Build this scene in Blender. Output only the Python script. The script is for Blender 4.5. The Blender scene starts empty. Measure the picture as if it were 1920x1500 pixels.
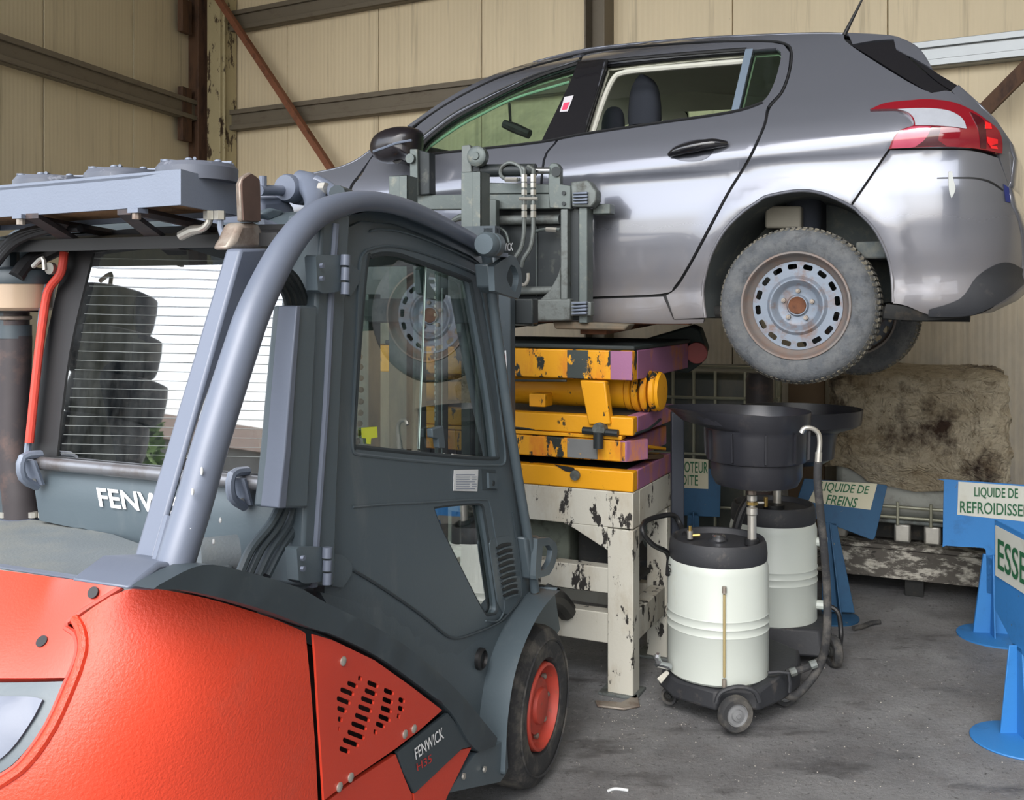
import bpy, bmesh, math, random
import numpy as np
from mathutils import Vector, Matrix, geometry
random.seed(7)
scn = bpy.context.scene
COL = scn.collection
# ------------------------------------------------------------------ camera, world, light, exposure
F, HC, YH = 1900.0, 1.70, 560.0          # focal length in pixels, camera height, horizon row
cd = bpy.data.cameras.new('camera'); cam = bpy.data.objects.new('camera', cd); COL.objects.link(cam)
cam.location = (0, 0, HC); cam.rotation_euler = (math.pi/2, 0, 0)
cd.sensor_width = 36; cd.lens = F/1920*36; cd.shift_y = -(750-YH)/1920; cd.clip_end = 400
scn.camera = cam
w = bpy.data.worlds.new('world'); scn.world = w; w.use_nodes = True
nt = w.node_tree; bg = nt.nodes['Background']
sky = nt.nodes.new('ShaderNodeTexSky'); sky.sky_type = 'NISHITA'; sky.sun_disc = False
sky.sun_elevation = math.radians(48); sky.sun_rotation = math.radians(200); sky.air_density = 1.0; sky.dust_density = 3.0
hs = nt.nodes.new('ShaderNodeHueSaturation'); hs.inputs['Saturation'].default_value = 0.42
nt.links.new(sky.outputs[0], hs.inputs['Color']); nt.links.new(hs.outputs[0], bg.inputs['Color'])
bg.inputs["Strength"].default_value = 0.62
scn.view_settings.view_transform = 'Standard'; scn.view_settings.look = 'None'
scn.view_settings.gamma = 1; scn.view_settings.use_curve_mapping = False
scn.view_settings.exposure = 0.10

# ------------------------------------------------------------------ maths
def ray(px, py): return np.array([(px-960)/F, 1.0, -(py-YH)/F])
def at(px, py, Y): r = ray(px, py)*Y; return (r[0], r[1], HC+r[2])
def proj(p): return (960+F*p[0]/p[1], YH-F*(p[2]-HC)/p[1])
class Fr:
    """a horizontal frame: e1 along, e2 across, both unit vectors in plan"""
    def __init__(s, o, e1, e2): s.o = np.array(o, float); s.e1 = np.array(e1); s.e2 = np.array(e2)
    def P(s, a, l, z): q = s.o+s.e1*a+s.e2*l; return (q[0], q[1], z)
    def _hit(s, px, py, n, d):
        r = ray(px, py); t = (n@s.o+d)/(n@r[:2]); return (r[0]*t, r[1]*t, HC+r[2]*t)
    def onl(s, px, py, l): return s._hit(px, py, s.e2, l)
    def ona(s, px, py, a): return s._hit(px, py, s.e1, a)
    def onz(s, px, py, z): t = (z-HC)/ray(px, py)[2]; r = ray(px, py)*t; return (r[0], r[1], z)
    def loc(s, p): q = np.array(p[:2])-s.o; return (q@s.e1, q@s.e2, p[2])
def frame(o, deg, mode):
    c, s_ = math.cos(math.radians(deg)), math.sin(math.radians(deg))
    return Fr(o, (s_, c), (-c, s_)) if mode == 'heading' else Fr(o, (-c, s_), (s_, c))
def catmull(P, n=6, closed=False):
    P = [np.array(p, float) for p in P]; out = []; N = len(P)
    for i in range(N if closed else N-1):
        if closed: p0, p1, p2, p3 = P[i-1], P[i], P[(i+1) % N], P[(i+2) % N]
        else: p0, p1, p2, p3 = P[max(i-1, 0)], P[i], P[i+1], P[min(i+2, N-1)]
        for k in range(n):
            t = k/n
            out.append(.5*((2*p1)+(-p0+p2)*t+(2*p0-5*p1+4*p2-p3)*t*t+(-p0+3*p1-3*p2+p3)*t**3))
    if not closed: out.append(P[-1])
    return out
def sm(P, ang=42, n=4):
    """closed outline: spline through the gentle points, corners where it turns sharply"""
    P = [np.array(p, float) for p in P]; N = len(P); cor = []
    for i in range(N):
        a, b = P[i]-P[i-1], P[(i+1) % N]-P[i]
        c = a@b/(np.linalg.norm(a)*np.linalg.norm(b)+1e-9)
        if math.degrees(math.acos(max(-1, min(1, c)))) > ang: cor.append(i)
    if not cor: return catmull(P, n, True)
    out = []
    for j, i in enumerate(cor):
        k = cor[(j+1) % len(cor)]; 
        if k <= i: k += N
        seg = [P[m % N] for m in range(i, k+1)]
        out += catmull(seg, n)[:-1] if len(seg) > 2 else [seg[0]]
    return out
class Surf:
    """upright surface over a plan path (world xy), pushed out by off(s, z) along its outward normal"""
    def __init__(s, path, off=None, flip=False, smin=None):
        P = np.array(path, float); d = np.r_[0, np.cumsum(np.linalg.norm(np.diff(P, axis=0), axis=1))]
        s.L = d[-1]; s.S = np.linspace(0, s.L, 400); s.X = np.interp(s.S, d, P[:, 0]); s.Y = np.interp(s.S, d, P[:, 1])
        tx, ty = np.gradient(s.X), np.gradient(s.Y); m = np.hypot(tx, ty); s.NX, s.NY = ty/m, -tx/m
        if flip: s.NX, s.NY = -s.NX, -s.NY
        s.off = off or (lambda a, z: 0.0); s.smax = s.L
    def P(s, a, z, up=0.0):
        o = s.off(a, z)+up; dx = dy = 0
        if a < 0: dx, dy = (s.X[1]-s.X[0])/s.S[1]*a, (s.Y[1]-s.Y[0])/s.S[1]*a
        if a > s.L: dx, dy = (s.X[-1]-s.X[-2])/s.S[1]*(a-s.L), (s.Y[-1]-s.Y[-2])/s.S[1]*(a-s.L)
        return np.array([np.interp(a, s.S, s.X)+dx+np.interp(a, s.S, s.NX)*o, np.interp(a, s.S, s.Y)+dy+np.interp(a, s.S, s.NY)*o, z])
    def N(s, a, z):
        e = .006; u = s.P(a+e, z)-s.P(a-e, z); v = s.P(a, z+e)-s.P(a, z-e); n = np.cross(u, v); n /= np.linalg.norm(n)+1e-12
        if n[0]*np.interp(a, s.S, s.NX)+n[1]*np.interp(a, s.S, s.NY) < 0: n = -n
        return n
    def _newton(s, a, z, px, py):
        err = 1e9
        for _ in range(16):
            p = s.P(a, z); q = proj(p); e = np.array([px-q[0], py-q[1]]); err = abs(e).max()
            if err < .02: break
            h = 1e-4; qa = proj(s.P(a+h, z)); qz = proj(s.P(a, z+h))
            J = np.array([[qa[0]-q[0], qz[0]-q[0]], [qa[1]-q[1], qz[1]-q[1]]])/h
            try: d = np.linalg.solve(J, e)
            except Exception: break
            m = np.abs(d).max(); d = d*min(1, .10/m) if m > 0 else d
            a += d[0]; z += d[1]
        return a, z, err
    def solve(s, px, py):
        pxs = 960+F*s.X/np.maximum(s.Y, .05); k = np.abs(pxs-px)
        i = int(np.argmin(k+s.Y*.5)); a0 = s.S[i]; z0 = HC-(py-YH)/F*s.Y[i]
        if px < pxs.min()-5: a0 += 0
        a, z, er = s._newton(a0, z0, px, py)
        if er > .5:
            best = (er, a, z)
            for da in (-.15, .1, -.3, .2, .4):
                for dz in (0, -.08, .08):
                    a, z, er = s._newton(a0+da, z0+dz, px, py)
                    if er < best[0]: best = (er, a, z)
                    if er < .5: break
                if best[0] < .5: break
            er, a, z = best
            if er > 3: print('SOLVE', round(px), round(py), 'err', round(er, 1))
        return np.array([a, z])
    def at(s, px, py, up=0.0): a, z = s.solve(px, py); return s.P(a, z, up)

# ------------------------------------------------------------------ materials
def lin(c): return tuple(((v/255)/12.92 if v/255 <= .04045 else ((v/255+.055)/1.055)**2.4) for v in c)+(1,)
class NT:
    def __init__(s, name):
        s.m = bpy.data.materials.new(name); s.m.use_nodes = True; s.t = s.m.node_tree; s.b = s.t.nodes['Principled BSDF']
        s.tc = s.t.nodes.new('ShaderNodeTexCoord')
    def n(s, ty, **k):
        x = s.t.nodes.new('ShaderNode'+ty)
        for a, v in k.items(): setattr(x, a, v)
        return x
    def l(s, a, b): s.t.links.new(a, b)
    def noise(s, scale, det=3, rough=.55, st=(1, 1, 1), rot=0):
        mp = s.n('Mapping'); mp.inputs['Scale'].default_value = st; mp.inputs['Rotation'].default_value = (0, 0, rot)
        s.l(s.tc.outputs['Object'], mp.inputs[0]); x = s.n('TexNoise'); s.l(mp.outputs[0], x.inputs['Vector'])
        x.inputs['Scale'].default_value = scale; x.inputs['Detail'].default_value = det; x.inputs['Roughness'].default_value = rough
        return x.outputs['Fac']
    def ramp(s, f, p0, p1, c0=(0, 0, 0, 1), c1=(1, 1, 1, 1)):
        r = s.n('ValToRGB'); s.l(f, r.inputs[0]); e = r.color_ramp.elements
        e[0].position, e[1].position, e[0].color, e[1].color = p0, p1, c0, c1; return r.outputs[0]
    def mix(s, f, a, b, mode='MIX'):
        x = s.n('MixRGB', blend_type=mode)
        for i, v in ((0, f), (1, a), (2, b)):
            if isinstance(v, (int, float, tuple)): x.inputs[i].default_value = v
            else: s.l(v, x.inputs[i])
        return x.outputs[0]
    def bump(s, h, k, d=.01):
        x = s.n('Bump'); x.inputs['Strength'].default_value = k; x.inputs['Distance'].default_value = d
        s.l(h, x.inputs['Height']); s.l(x.outputs[0], s.b.inputs['Normal'])
def M(name, col, rough=.5, metal=0, var=.12, vs=6, dirt=None, chip=None, bump=0, bs=60, coat=0, st=(1, 1, 1), emit=0, spec=.5):
    """plain surface: colour with a mottled variation; dirt/chip = (colour, low, high, scale, stretch)"""
    q = NT(name); b = q.b; c = lin(col)
    f = q.noise(vs, 4, .6, st); base = q.mix(f, tuple(v*(1-var) for v in c[:3])+(1,), tuple(min(1, v*(1+var)) for v in c[:3])+(1,))
    rv = rough
    for d in (dirt, chip):
        if d:
            k = q.ramp(q.noise(d[3], 6, .68, d[4] if len(d) > 4 else (1, 1, 1)), d[1], d[2]); base = q.mix(k, base, lin(d[0]))
    q.l(base, b.inputs['Base Color']); b.inputs['Roughness'].default_value = rough; b.inputs['Metallic'].default_value = metal
    b.inputs['Specular IOR Level'].default_value = spec
    if coat: b.inputs['Coat Weight'].default_value = coat; b.inputs['Coat Roughness'].default_value = .04
    if bump: q.bump(q.noise(bs, 4, .6), bump, .004)
    if emit: b.inputs['Emission Color'].default_value = c; b.inputs['Emission Strength'].default_value = emit
    return q.m
def glass(name, tint, refl=1.0, dirt=.0, dcol=(170, 175, 175), ds=30):
    q = NT(name); t = q.t; t.nodes.remove(q.b); out = [n for n in t.nodes if n.type == 'OUTPUT_MATERIAL'][0]
    tr = q.n('BsdfTransparent'); tr.inputs[0].default_value = tint
    gl = q.n('BsdfGlossy'); gl.inputs['Roughness'].default_value = .015; gl.inputs[0].default_value = (1, 1, 1, 1)
    fr = q.n('Fresnel'); fr.inputs[0].default_value = 1.5; mu = q.n('Math', operation='MULTIPLY', use_clamp=True); q.l(fr.outputs[0], mu.inputs[0]); mu.inputs[1].default_value = refl
    ge = q.n('NewGeometry'); iv = q.n('Math', operation='SUBTRACT'); iv.inputs[0].default_value = 1; q.l(ge.outputs['Backfacing'], iv.inputs[1]); m9 = q.n('Math', operation='MULTIPLY'); q.l(mu.outputs[0], m9.inputs[0]); q.l(iv.outputs[0], m9.inputs[1]); mu = m9
    mx = q.n('MixShader'); q.l(mu.outputs[0], mx.inputs[0]); q.l(tr.outputs[0], mx.inputs[1]); q.l(gl.outputs[0], mx.inputs[2])
    res = mx.outputs[0]
    if dirt:
        df = q.n('BsdfDiffuse'); df.inputs[0].default_value = lin(dcol); k = q.ramp(q.noise(ds, 5, .7, (1, 1, .3)), .38, .8, (0, 0, 0, 1), (dirt, dirt, dirt, 1))
        tl_ = q.n('BsdfTranslucent'); tl_.inputs[0].default_value = lin(dcol); m3 = q.n('MixShader'); m3.inputs[0].default_value = .5; q.l(df.outputs[0], m3.inputs[1]); q.l(tl_.outputs[0], m3.inputs[2])
        m2 = q.n('MixShader'); q.l(k, m2.inputs[0]); q.l(res, m2.inputs[1]); q.l(m3.outputs[0], m2.inputs[2]); res = m2.outputs[0]
    q.l(res, out.inputs[0]); return q.m

# ------------------------------------------------------------------ mesh building
ORG = {}
def rootloc(o):
    while o.parent: o = o.parent
    return ORG.get(o.name, (0, 0, 0))
def link(name, me, mat, parent):
    o = bpy.data.objects.new(name, me); COL.objects.link(o)
    if mat: me.materials.append(mat)
    if parent: o.parent = parent
    return o
class MB:
    def __init__(s): s.v = []; s.f = []
    def add(s, v, f): k = len(s.v); s.v += [tuple(map(float, p)) for p in v]; s.f += [tuple(i+k for i in q) for q in f]; return s
    def ext(s, pts, vec, top=None):
        """prism: a polygon of 3-D points pushed along vec"""
        n = len(pts); A = [np.array(p, float) for p in pts]; B = [p+np.array(vec, float) for p in A] if top is None else top
        return s.add(A+B, [tuple(range(n))[::-1], tuple(range(n, 2*n))]+[(i, (i+1) % n, n+(i+1) % n, n+i) for i in range(n)])
    def box(s, fr, a, l, z):
        return s.ext([fr.P(a[0], l[0], z[0]), fr.P(a[1], l[0], z[0]), fr.P(a[1], l[1], z[0]), fr.P(a[0], l[1], z[0])], (0, 0, z[1]-z[0]))
    def tube(s, pts, r, n=10, smooth=0, cap=True, flat=None):
        P = [np.array(p, float) for p in pts]
        if smooth: 
            m0 = len(P); P = catmull(P, smooth)
            if not np.isscalar(r): r = list(np.interp(np.linspace(0, m0-1, len(P)), range(m0), r))
        R = [r]*len(P) if np.isscalar(r) else list(r); V = []; up = None
        for i, p in enumerate(P):
            t = P[min(i+1, len(P)-1)]-P[max(i-1, 0)]; t /= np.linalg.norm(t)+1e-12
            if up is None: up = np.array([0, 0, 1.]) if abs(t[2]) < .9 else np.array([1., 0, 0])
            x = np.cross(up, t); x /= np.linalg.norm(x)+1e-12; y = np.cross(t, x); up = y
            for k in range(n):
                a = 2*math.pi*k/n; V.append(p+R[i]*(x*math.cos(a)+y*math.sin(a)))
        Fc = [(i*n+k, i*n+(k+1) % n, (i+1)*n+(k+1) % n, (i+1)*n+k) for i in range(len(P)-1) for k in range(n)]
        if cap: Fc += [tuple(range(n))[::-1], tuple(range((len(P)-1)*n, len(P)*n))]
        return s.add(V, Fc)
    def lathe(s, c, ax, prof, n=32, closed=False):
        """prof = [(radius, height along ax)]"""
        ax = np.array(ax, float); ax /= np.linalg.norm(ax); u = np.cross(ax, (0, 0, 1)) if abs(ax[2]) < .9 else np.cross(ax, (1, 0, 0)); u /= np.linalg.norm(u); w_ = np.cross(ax, u)
        V = []; c = np.array(c, float); m = len(prof)
        for r, h in prof:
            for k in range(n):
                a = 2*math.pi*k/n; V.append(c+ax*h+max(r, 1e-4)*(u*math.cos(a)+w_*math.sin(a)))
        Fc = [(i*n+k, i*n+(k+1) % n, ((i+1) % m)*n+(k+1) % n, ((i+1) % m)*n+k) for i in range(m if closed else m-1) for k in range(n)]
        return s.add(V, Fc)
    def disc(s, c, ax, r, h, n=20): return s.lathe(c, ax, [(0, 0), (r, 0), (r, h), (0, h)], n)
    def ball(s, c, rx, ry=None, rz=None, n=14, sup=1.0):
        ry = ry or rx; rz = rz or rx; V = []; Fc = []
        for i in range(n+1):
            ph = math.pi*i/n
            for k in range(2*n):
                t = math.pi*k/n; d = np.array([math.sin(ph)*math.cos(t), math.sin(ph)*math.sin(t), math.cos(ph)])
                d = np.sign(d)*np.abs(d)**sup; V.append((c[0]+rx*d[0], c[1]+ry*d[1], c[2]+rz*d[2]))
        for i in range(n):
            for k in range(2*n): Fc.append((i*2*n+k, i*2*n+(k+1) % (2*n), (i+1)*2*n+(k+1) % (2*n), (i+1)*2*n+k))
        return s.add(V, Fc)
    def obj(s, name, mat, parent=None, bev=0, ang=35, sub=0):
        me = bpy.data.meshes.new(name); o3 = rootloc(parent) if parent else (0, 0, 0)
        me.from_pydata([(x-o3[0], y-o3[1], z-o3[2]) for x, y, z in s.v], [], s.f)
        bm = bmesh.new(); bm.from_mesh(me); bmesh.ops.remove_doubles(bm, verts=bm.verts, dist=2e-4); bmesh.ops.recalc_face_normals(bm, faces=bm.faces); bm.to_mesh(me); bm.free()
        me.polygons.foreach_set('use_smooth', [True]*len(me.polygons)); me.set_sharp_from_angle(angle=math.radians(ang))
        o = link(name, me, mat, parent)
        if bev:
            b = o.modifiers.new('bevel', 'BEVEL'); b.width = bev; b.segments = 2; b.limit_method = 'ANGLE'; b.angle_limit = math.radians(40)
        return o
def thing(name, loc, label, cat, group=None):
    o = bpy.data.objects.new(name, None); COL.objects.link(o); o.location = loc; o.empty_display_size = .1
    ORG[o.name] = tuple(map(float, loc)); return tag(o, label, cat, group)
def tag(o, label, cat, group=None):
    o['label'] = label; o['category'] = cat
    if group: o['group'] = group
    return o
def inpoly(P, poly):
    x, y = P[:, 0], P[:, 1]; r = np.zeros(len(P), bool); q = np.array(poly); j = len(q)-1
    for i in range(len(q)):
        c = ((q[i, 1] > y) != (q[j, 1] > y)); 
        with np.errstate(divide='ignore', invalid='ignore'): xi = (q[j, 0]-q[i, 0])*(y-q[i, 1])/(q[j, 1]-q[i, 1])+q[i, 0]
        r ^= c & (x < xi); j = i
    return r
def inset(poly, g):
    P = [np.array(p) for p in poly]; A = sum(P[i-1][0]*P[i][1]-P[i][0]*P[i-1][1] for i in range(len(P))); sg = 1 if A > 0 else -1; out = []
    for i in range(len(P)):
        a, b = P[i]-P[i-1], P[(i+1) % len(P)]-P[i]; a = a/(np.linalg.norm(a)+1e-9); b = b/(np.linalg.norm(b)+1e-9)
        t = a+b; t /= np.linalg.norm(t)+1e-9; out.append(P[i]+sg*g*np.array([-t[1], t[0]]))
    return out
def panel(name, sf, outline, mat, parent, holes=(), thick=.006, res=.04, up=0.0, gap=0.0, smo=True, raw=False, bulge=0.0):
    """a skin cut to an outline (photo pixels solved onto the surface), with real thickness and holes"""
    prep = (lambda o: sm(o)) if smo else (lambda o: o)
    L = [np.array([p if raw else sf.solve(*p) for p in prep(o)]) for o in [outline]+list(holes)]
    if gap: L[0] = np.array(inset(L[0], gap))
    V, E = [], []
    for q in L: k = len(V); n = len(q); V += [tuple(p) for p in q]; E += [(k+i, k+(i+1) % n) for i in range(n)]
    mn, mx = L[0].min(0), L[0].max(0)
    gx = np.arange(mn[0]+res*.5, mx[0], res); gz = np.arange(mn[1]+res*.5, mx[1], res)
    if len(gx) and len(gz):
        G = np.array([(a, z) for i, z in enumerate(gz) for a in gx+(.25*res if i % 2 else -.25*res)])
        ok = inpoly(G, L[0])
        for h in L[1:]: ok &= ~inpoly(G, h)
        G = G[ok]
        if len(G):
            B = np.array(V); d = np.min(np.linalg.norm(G[:, None]-B[None], axis=2), axis=1); V += [tuple(p) for p in G[d > res*.45]]
    r = geometry.delaunay_2d_cdt([Vector(v) for v in V], E, [], 0, 1e-6)
    v2 = np.array([tuple(v) for v in r[0]]); fc = [f for f in r[2] if len(f) == 3]
    cen = np.array([v2[list(f)].mean(0) for f in fc]); ok = inpoly(cen, L[0])
    for h in L[1:]: ok &= ~inpoly(cen, h)
    fc = [f for f, k in zip(fc, ok) if k]
    if not fc: return None
    nn = len(v2); N3 = [sf.N(a, z) for a, z in v2]
    if bulge:
        Bd = np.vstack(L[:1]); dd = np.min(np.linalg.norm(v2[:, None]-Bd[None], axis=2), axis=1)
        ups = [up+bulge*(1-math.exp(-d*25)) for d in dd]
    else: ups = [up]*nn
    T = [sf.P(a, z)+N3[i]*ups[i] for i, (a, z) in enumerate(v2)]; Bt = [T[i]-N3[i]*thick for i in range(nn)]
    ec = {}; FF = []
    for f in fc:
        n_ = np.cross(T[f[1]]-T[f[0]], T[f[2]]-T[f[0]]); f = tuple(f) if n_@N3[f[0]] > 0 else tuple(f)[::-1]; FF.append(f)
        for i in range(3): ec[(f[i], f[(i+1) % 3])] = 1
    bd = [e for e in ec if (e[1], e[0]) not in ec]
    faces = FF+[(f[2]+nn, f[1]+nn, f[0]+nn) for f in FF]+[(a, a+nn, b+nn, b) for a, b in bd]
    me = bpy.data.meshes.new(name); o3 = rootloc(parent) if parent else (0, 0, 0)
    me.from_pydata([tuple(p-np.array(o3)) for p in T+Bt], [], faces); me.polygons.foreach_set('use_smooth', [True]*len(me.polygons))
    if not bulge:
        ln = []
        for pi, p in enumerate(me.polygons):
            for vi in p.vertices:
                ln.append(tuple(N3[vi]) if pi < len(FF) else (tuple(-N3[vi-nn]) if pi < 2*len(FF) else tuple(p.normal)))
        me.normals_split_custom_set(ln)
    else: me.set_sharp_from_angle(angle=math.radians(40))
    return link(name, me, mat, parent)
def text(name, body, quad, mat, parent, ext=.0012, bold=.0):
    """letters laid into a 3-D quad (bottom-left, bottom-right, top-right, top-left)"""
    cu = bpy.data.curves.new(name, 'FONT'); cu.body = body; cu.offset = bold; cu.align_x = 'CENTER'; cu.resolution_u = 3
    t = bpy.data.objects.new('t', cu); COL.objects.link(t); dg = bpy.context.evaluated_depsgraph_get(); dg.update()
    me0 = bpy.data.meshes.new_from_object(t.evaluated_get(dg)); v = np.array([tuple(x.co) for x in me0.vertices]); fs = [tuple(p.vertices) for p in me0.polygons]
    bpy.data.objects.remove(t); bpy.data.curves.remove(cu); bpy.data.meshes.remove(me0)
    mn, mx = v.min(0), v.max(0); s_ = (v[:, 0]-mn[0])/(mx[0]-mn[0]); t_ = (v[:, 1]-mn[1])/(mx[1]-mn[1])
    Q = [np.array(q, float) for q in quad]; n = np.cross(Q[1]-Q[0], Q[3]-Q[0]); n /= np.linalg.norm(n)
    P = [(Q[0]*(1-a)+Q[1]*a)*(1-b)+(Q[3]*(1-a)+Q[2]*a)*b+n*ext for a, b in zip(s_, t_)]
    me = bpy.data.meshes.new(name); o3 = rootloc(parent); me.from_pydata([tuple(p-np.array(o3)) for p in P], [], fs)
    return link(name, me, mat, parent)
# ------------------------------------------------------------------ material library
m_paint = M('car_paint', (116, 119, 128), .22, .5, .03, 3, coat=.9)
def dusty(m, z0, z1, col, k=.8):
    """road dust that thins out with height (object space)"""
    t = m.node_tree; b = t.nodes['Principled BSDF']; src = b.inputs['Base Color'].links[0].from_socket
    tc = t.nodes.new('ShaderNodeTexCoord'); sp = t.nodes.new('ShaderNodeSeparateXYZ'); t.links.new(tc.outputs['Object'], sp.inputs[0])
    mr = t.nodes.new('ShaderNodeMapRange'); t.links.new(sp.outputs[2], mr.inputs[0]); mr.inputs[1].default_value = z1; mr.inputs[2].default_value = z0; mr.inputs[3].default_value = 0; mr.inputs[4].default_value = 1.3
    nz = t.nodes.new('ShaderNodeTexNoise'); nz.inputs['Scale'].default_value = 5; nz.inputs['Detail'].default_value = 7; nz.inputs['Roughness'].default_value = .7; t.links.new(tc.outputs['Object'], nz.inputs['Vector'])
    mu = t.nodes.new('ShaderNodeMath'); mu.operation = 'MULTIPLY'; mu.use_clamp = True; t.links.new(mr.outputs[0], mu.inputs[0]); t.links.new(nz.outputs['Fac'], mu.inputs[1])
    mx = t.nodes.new('ShaderNodeMixRGB'); t.links.new(mu.outputs[0], mx.inputs[0]); t.links.new(src, mx.inputs[1]); mx.inputs[2].default_value = lin(col); t.links.new(mx.outputs[0], b.inputs['Base Color'])
    for nm, a, c in (('Roughness', b.inputs['Roughness'].default_value, .75), ('Coat Weight', b.inputs['Coat Weight'].default_value, 0.0), ('Metallic', b.inputs['Metallic'].default_value, 0.05)):
        r = t.nodes.new('ShaderNodeMapRange'); t.links.new(mu.outputs[0], r.inputs[0]); r.inputs[2].default_value = k; r.inputs[3].default_value = a; r.inputs[4].default_value = c; t.links.new(r.outputs[0], b.inputs[nm])
dusty(m_paint, .22, .72, (112, 104, 96))
m_paintd = M('car_trim_gloss', (28, 28, 32), .12, 0, .05, coat=.8)
m_black = M('black_plastic', (26, 27, 29), .5, 0, .15, 20)
m_rubber = M('rubber', (46, 47, 49), .8, 0, .2, 8, dirt=((112, 108, 100), .47, .78, 9), bump=.25, bs=120)
m_tyre = M('dusty_tyre', (80, 84, 88), .85, 0, .22, 22, dirt=((112, 113, 112), .40, .80, 14), chip=((56, 58, 60), .52, .8, 30), bump=.7, bs=110)
m_tread = M('tyre_tread', (84, 84, 80), .9, 0, .3, 25, dirt=((150, 142, 122), .45, .7, 30), bump=.5)
m_steelrim = M('steel_rim', (118, 128, 140), .5, .25, .12, 8, dirt=((112, 86, 70), .5, .72, 14), bump=.2)
m_rimdust = M('dusty_rim', (118, 112, 108), .6, .2, .12, 8, dirt=((128, 104, 90), .45, .72, 12), bump=.2)
m_rust = M('rust', (104, 66, 44), .85, .1, .3, 14, dirt=((62, 40, 30), .45, .7, 20), bump=.4)
m_liner = M('wheel_arch_liner', (78, 84, 84), .9, 0, .2, 5, dirt=((120, 118, 106), .5, .8, 8))
m_dark = M('dark_underside', (34, 35, 34), .85, 0, .3, 8, dirt=((80, 70, 58), .55, .8, 10), bump=.3)
m_cloth = M('seat_cloth', (40, 44, 52), .95, 0, .1, 30, bump=.2, bs=300)
m_lining = M('pale_lining', (196, 196, 184), .9, 0, .05)
m_redlens = M('red_lens', (128, 18, 32), .08, 0, .15, 12, coat=1)
m_redlens2 = M('dark_red_lens', (72, 14, 24), .08, 0, .15, 12, coat=1)
m_clear = M('clear_lens', (176, 180, 188), .1, .1, .15, 25, coat=1)
m_chrome = M('chrome', (205, 208, 212), .18, .95, .08, 20)
m_zinc = M('zinc_fitting', (188, 186, 178), .35, .7, .15, 40)
m_brass = M('brass', (176, 150, 90), .35, .8, .15, 40)
m_grey = M('truck_grey', (80, 92, 99), .42, .05, .07, 4, dirt=((112, 118, 120), .58, .9, 5, (1, 1, .35)), bump=.08, bs=120)
m_greyd = M('truck_dark_grey', (60, 70, 76), .5, .05, .08, 4, dirt=((92, 98, 100), .6, .9, 6))
m_deck = M('truck_deck', (98, 106, 110), .7, 0, .1, 3, dirt=((128, 128, 118), .45, .8, 2.5), bump=.3, bs=160)
m_post = M('truck_pillar', (98, 106, 121), .42, .1, .06, 5, dirt=((205, 202, 190), .70, .72, 7, (1, 1, .6)), bump=.06, bs=100)
m_plate = M('truck_plate_grey', (112, 121, 136), .45, .1, .06, 8, bump=.15, bs=200)
m_red = M('orange_red_casting', (206, 66, 42), .42, 0, .05, 3, dirt=((186, 78, 60), .55, .85, 3), bump=.45, bs=150)
m_redp = M('orange_red_panel', (202, 64, 44), .42, 0, .05, 4, dirt=((196, 84, 70), .6, .9, 5), bump=.12, bs=200)
m_hubred = M('hub_red', (176, 66, 52), .6, 0, .2, 20, dirt=((120, 78, 62), .55, .75, 30))
m_sooty = M('sooty_steel', (62, 58, 60), .6, .3, .3, 6, dirt=((112, 88, 78), .5, .8, 8))
m_scorch = M('scorched_steel', (150, 142, 132), .5, .4, .2, 9, dirt=((104, 82, 70), .45, .7, 12))
m_amber = M('smoked_bowl', (168, 148, 126), .25, 0, .1, 14, st=(1, 1, .1), coat=.4)
m_mast = M('mast_steel', (96, 104, 102), .5, .4, .15, 8, dirt=((140, 138, 124), .55, .8, 20), bump=.2)
m_mastd = M('mast_dark', (40, 46, 48), .5, .2, .2, 9, dirt=((90, 92, 84), .58, .8, 12))
m_dirtsteel = M('dirty_steel', (112, 118, 116), .6, .4, .2, 10, dirt=((60, 58, 50), .5, .72, 12), bump=.3)
m_chain = M('chain_steel', (120, 120, 112), .4, .8, .2, 60)
m_yel = M('chipped_yellow', (224, 158, 24), .5, 0, .08, 4, dirt=((206, 112, 34), .50, .68, 5, (1, 1, .35)), chip=((38, 44, 40), .545, .57, 15, (1, 1, .5)), bump=.2)
m_yel2 = M('worn_yellow', (228, 160, 22), .45, 0, .08, 5, chip=((40, 44, 38), .62, .645, 12, (1, 1, .6)), bump=.15)
m_pur = M('faded_purple', (150, 100, 134), .6, 0, .1, 4, dirt=((190, 120, 70), .54, .66, 5, (1, 1, .5)), chip=((52, 46, 54), .66, .7, 10, (1, 1, .4)), bump=.2)
m_white = M('chipped_white', (196, 194, 182), .5, 0, .05, 4, dirt=((150, 132, 100), .5, .85, 4, (1, 1, .4)), chip=((44, 42, 40), .575, .60, 16, (1, 1, .45)), bump=.2)
m_tank = M('white_tank', (194, 201, 194), .38, 0, .02, 3, dirt=((176, 176, 156), .55, .9, 3))
m_drain = M('black_bowl', (38, 39, 44), .32, 0, .15, 8, dirt=((66, 62, 60), .6, .85, 8))
m_cart = M('cart_black', (44, 46, 50), .6, 0, .15, 8, dirt=((96, 90, 84), .58, .8, 9), bump=.2)
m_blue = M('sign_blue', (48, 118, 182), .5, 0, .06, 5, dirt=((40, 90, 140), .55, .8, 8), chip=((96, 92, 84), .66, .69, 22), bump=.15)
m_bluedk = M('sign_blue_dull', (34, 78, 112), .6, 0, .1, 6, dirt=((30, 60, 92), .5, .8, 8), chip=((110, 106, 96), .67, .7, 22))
m_label = M('sign_white', (196, 198, 188), .5, 0, .04, 6, dirt=((176, 172, 156), .55, .85, 7))
m_labeld = M('sign_beige', (192, 188, 164), .6, 0, .05, 6, dirt=((156, 148, 120), .55, .85, 7))
m_green = M('letter_green', (30, 92, 58), .6, 0, .1, 20)
m_wtxt = M('letter_white', (236, 238, 240), .5, 0, .02)
m_rtxt = M('letter_red', (190, 48, 44), .5, 0, .05)
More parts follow.
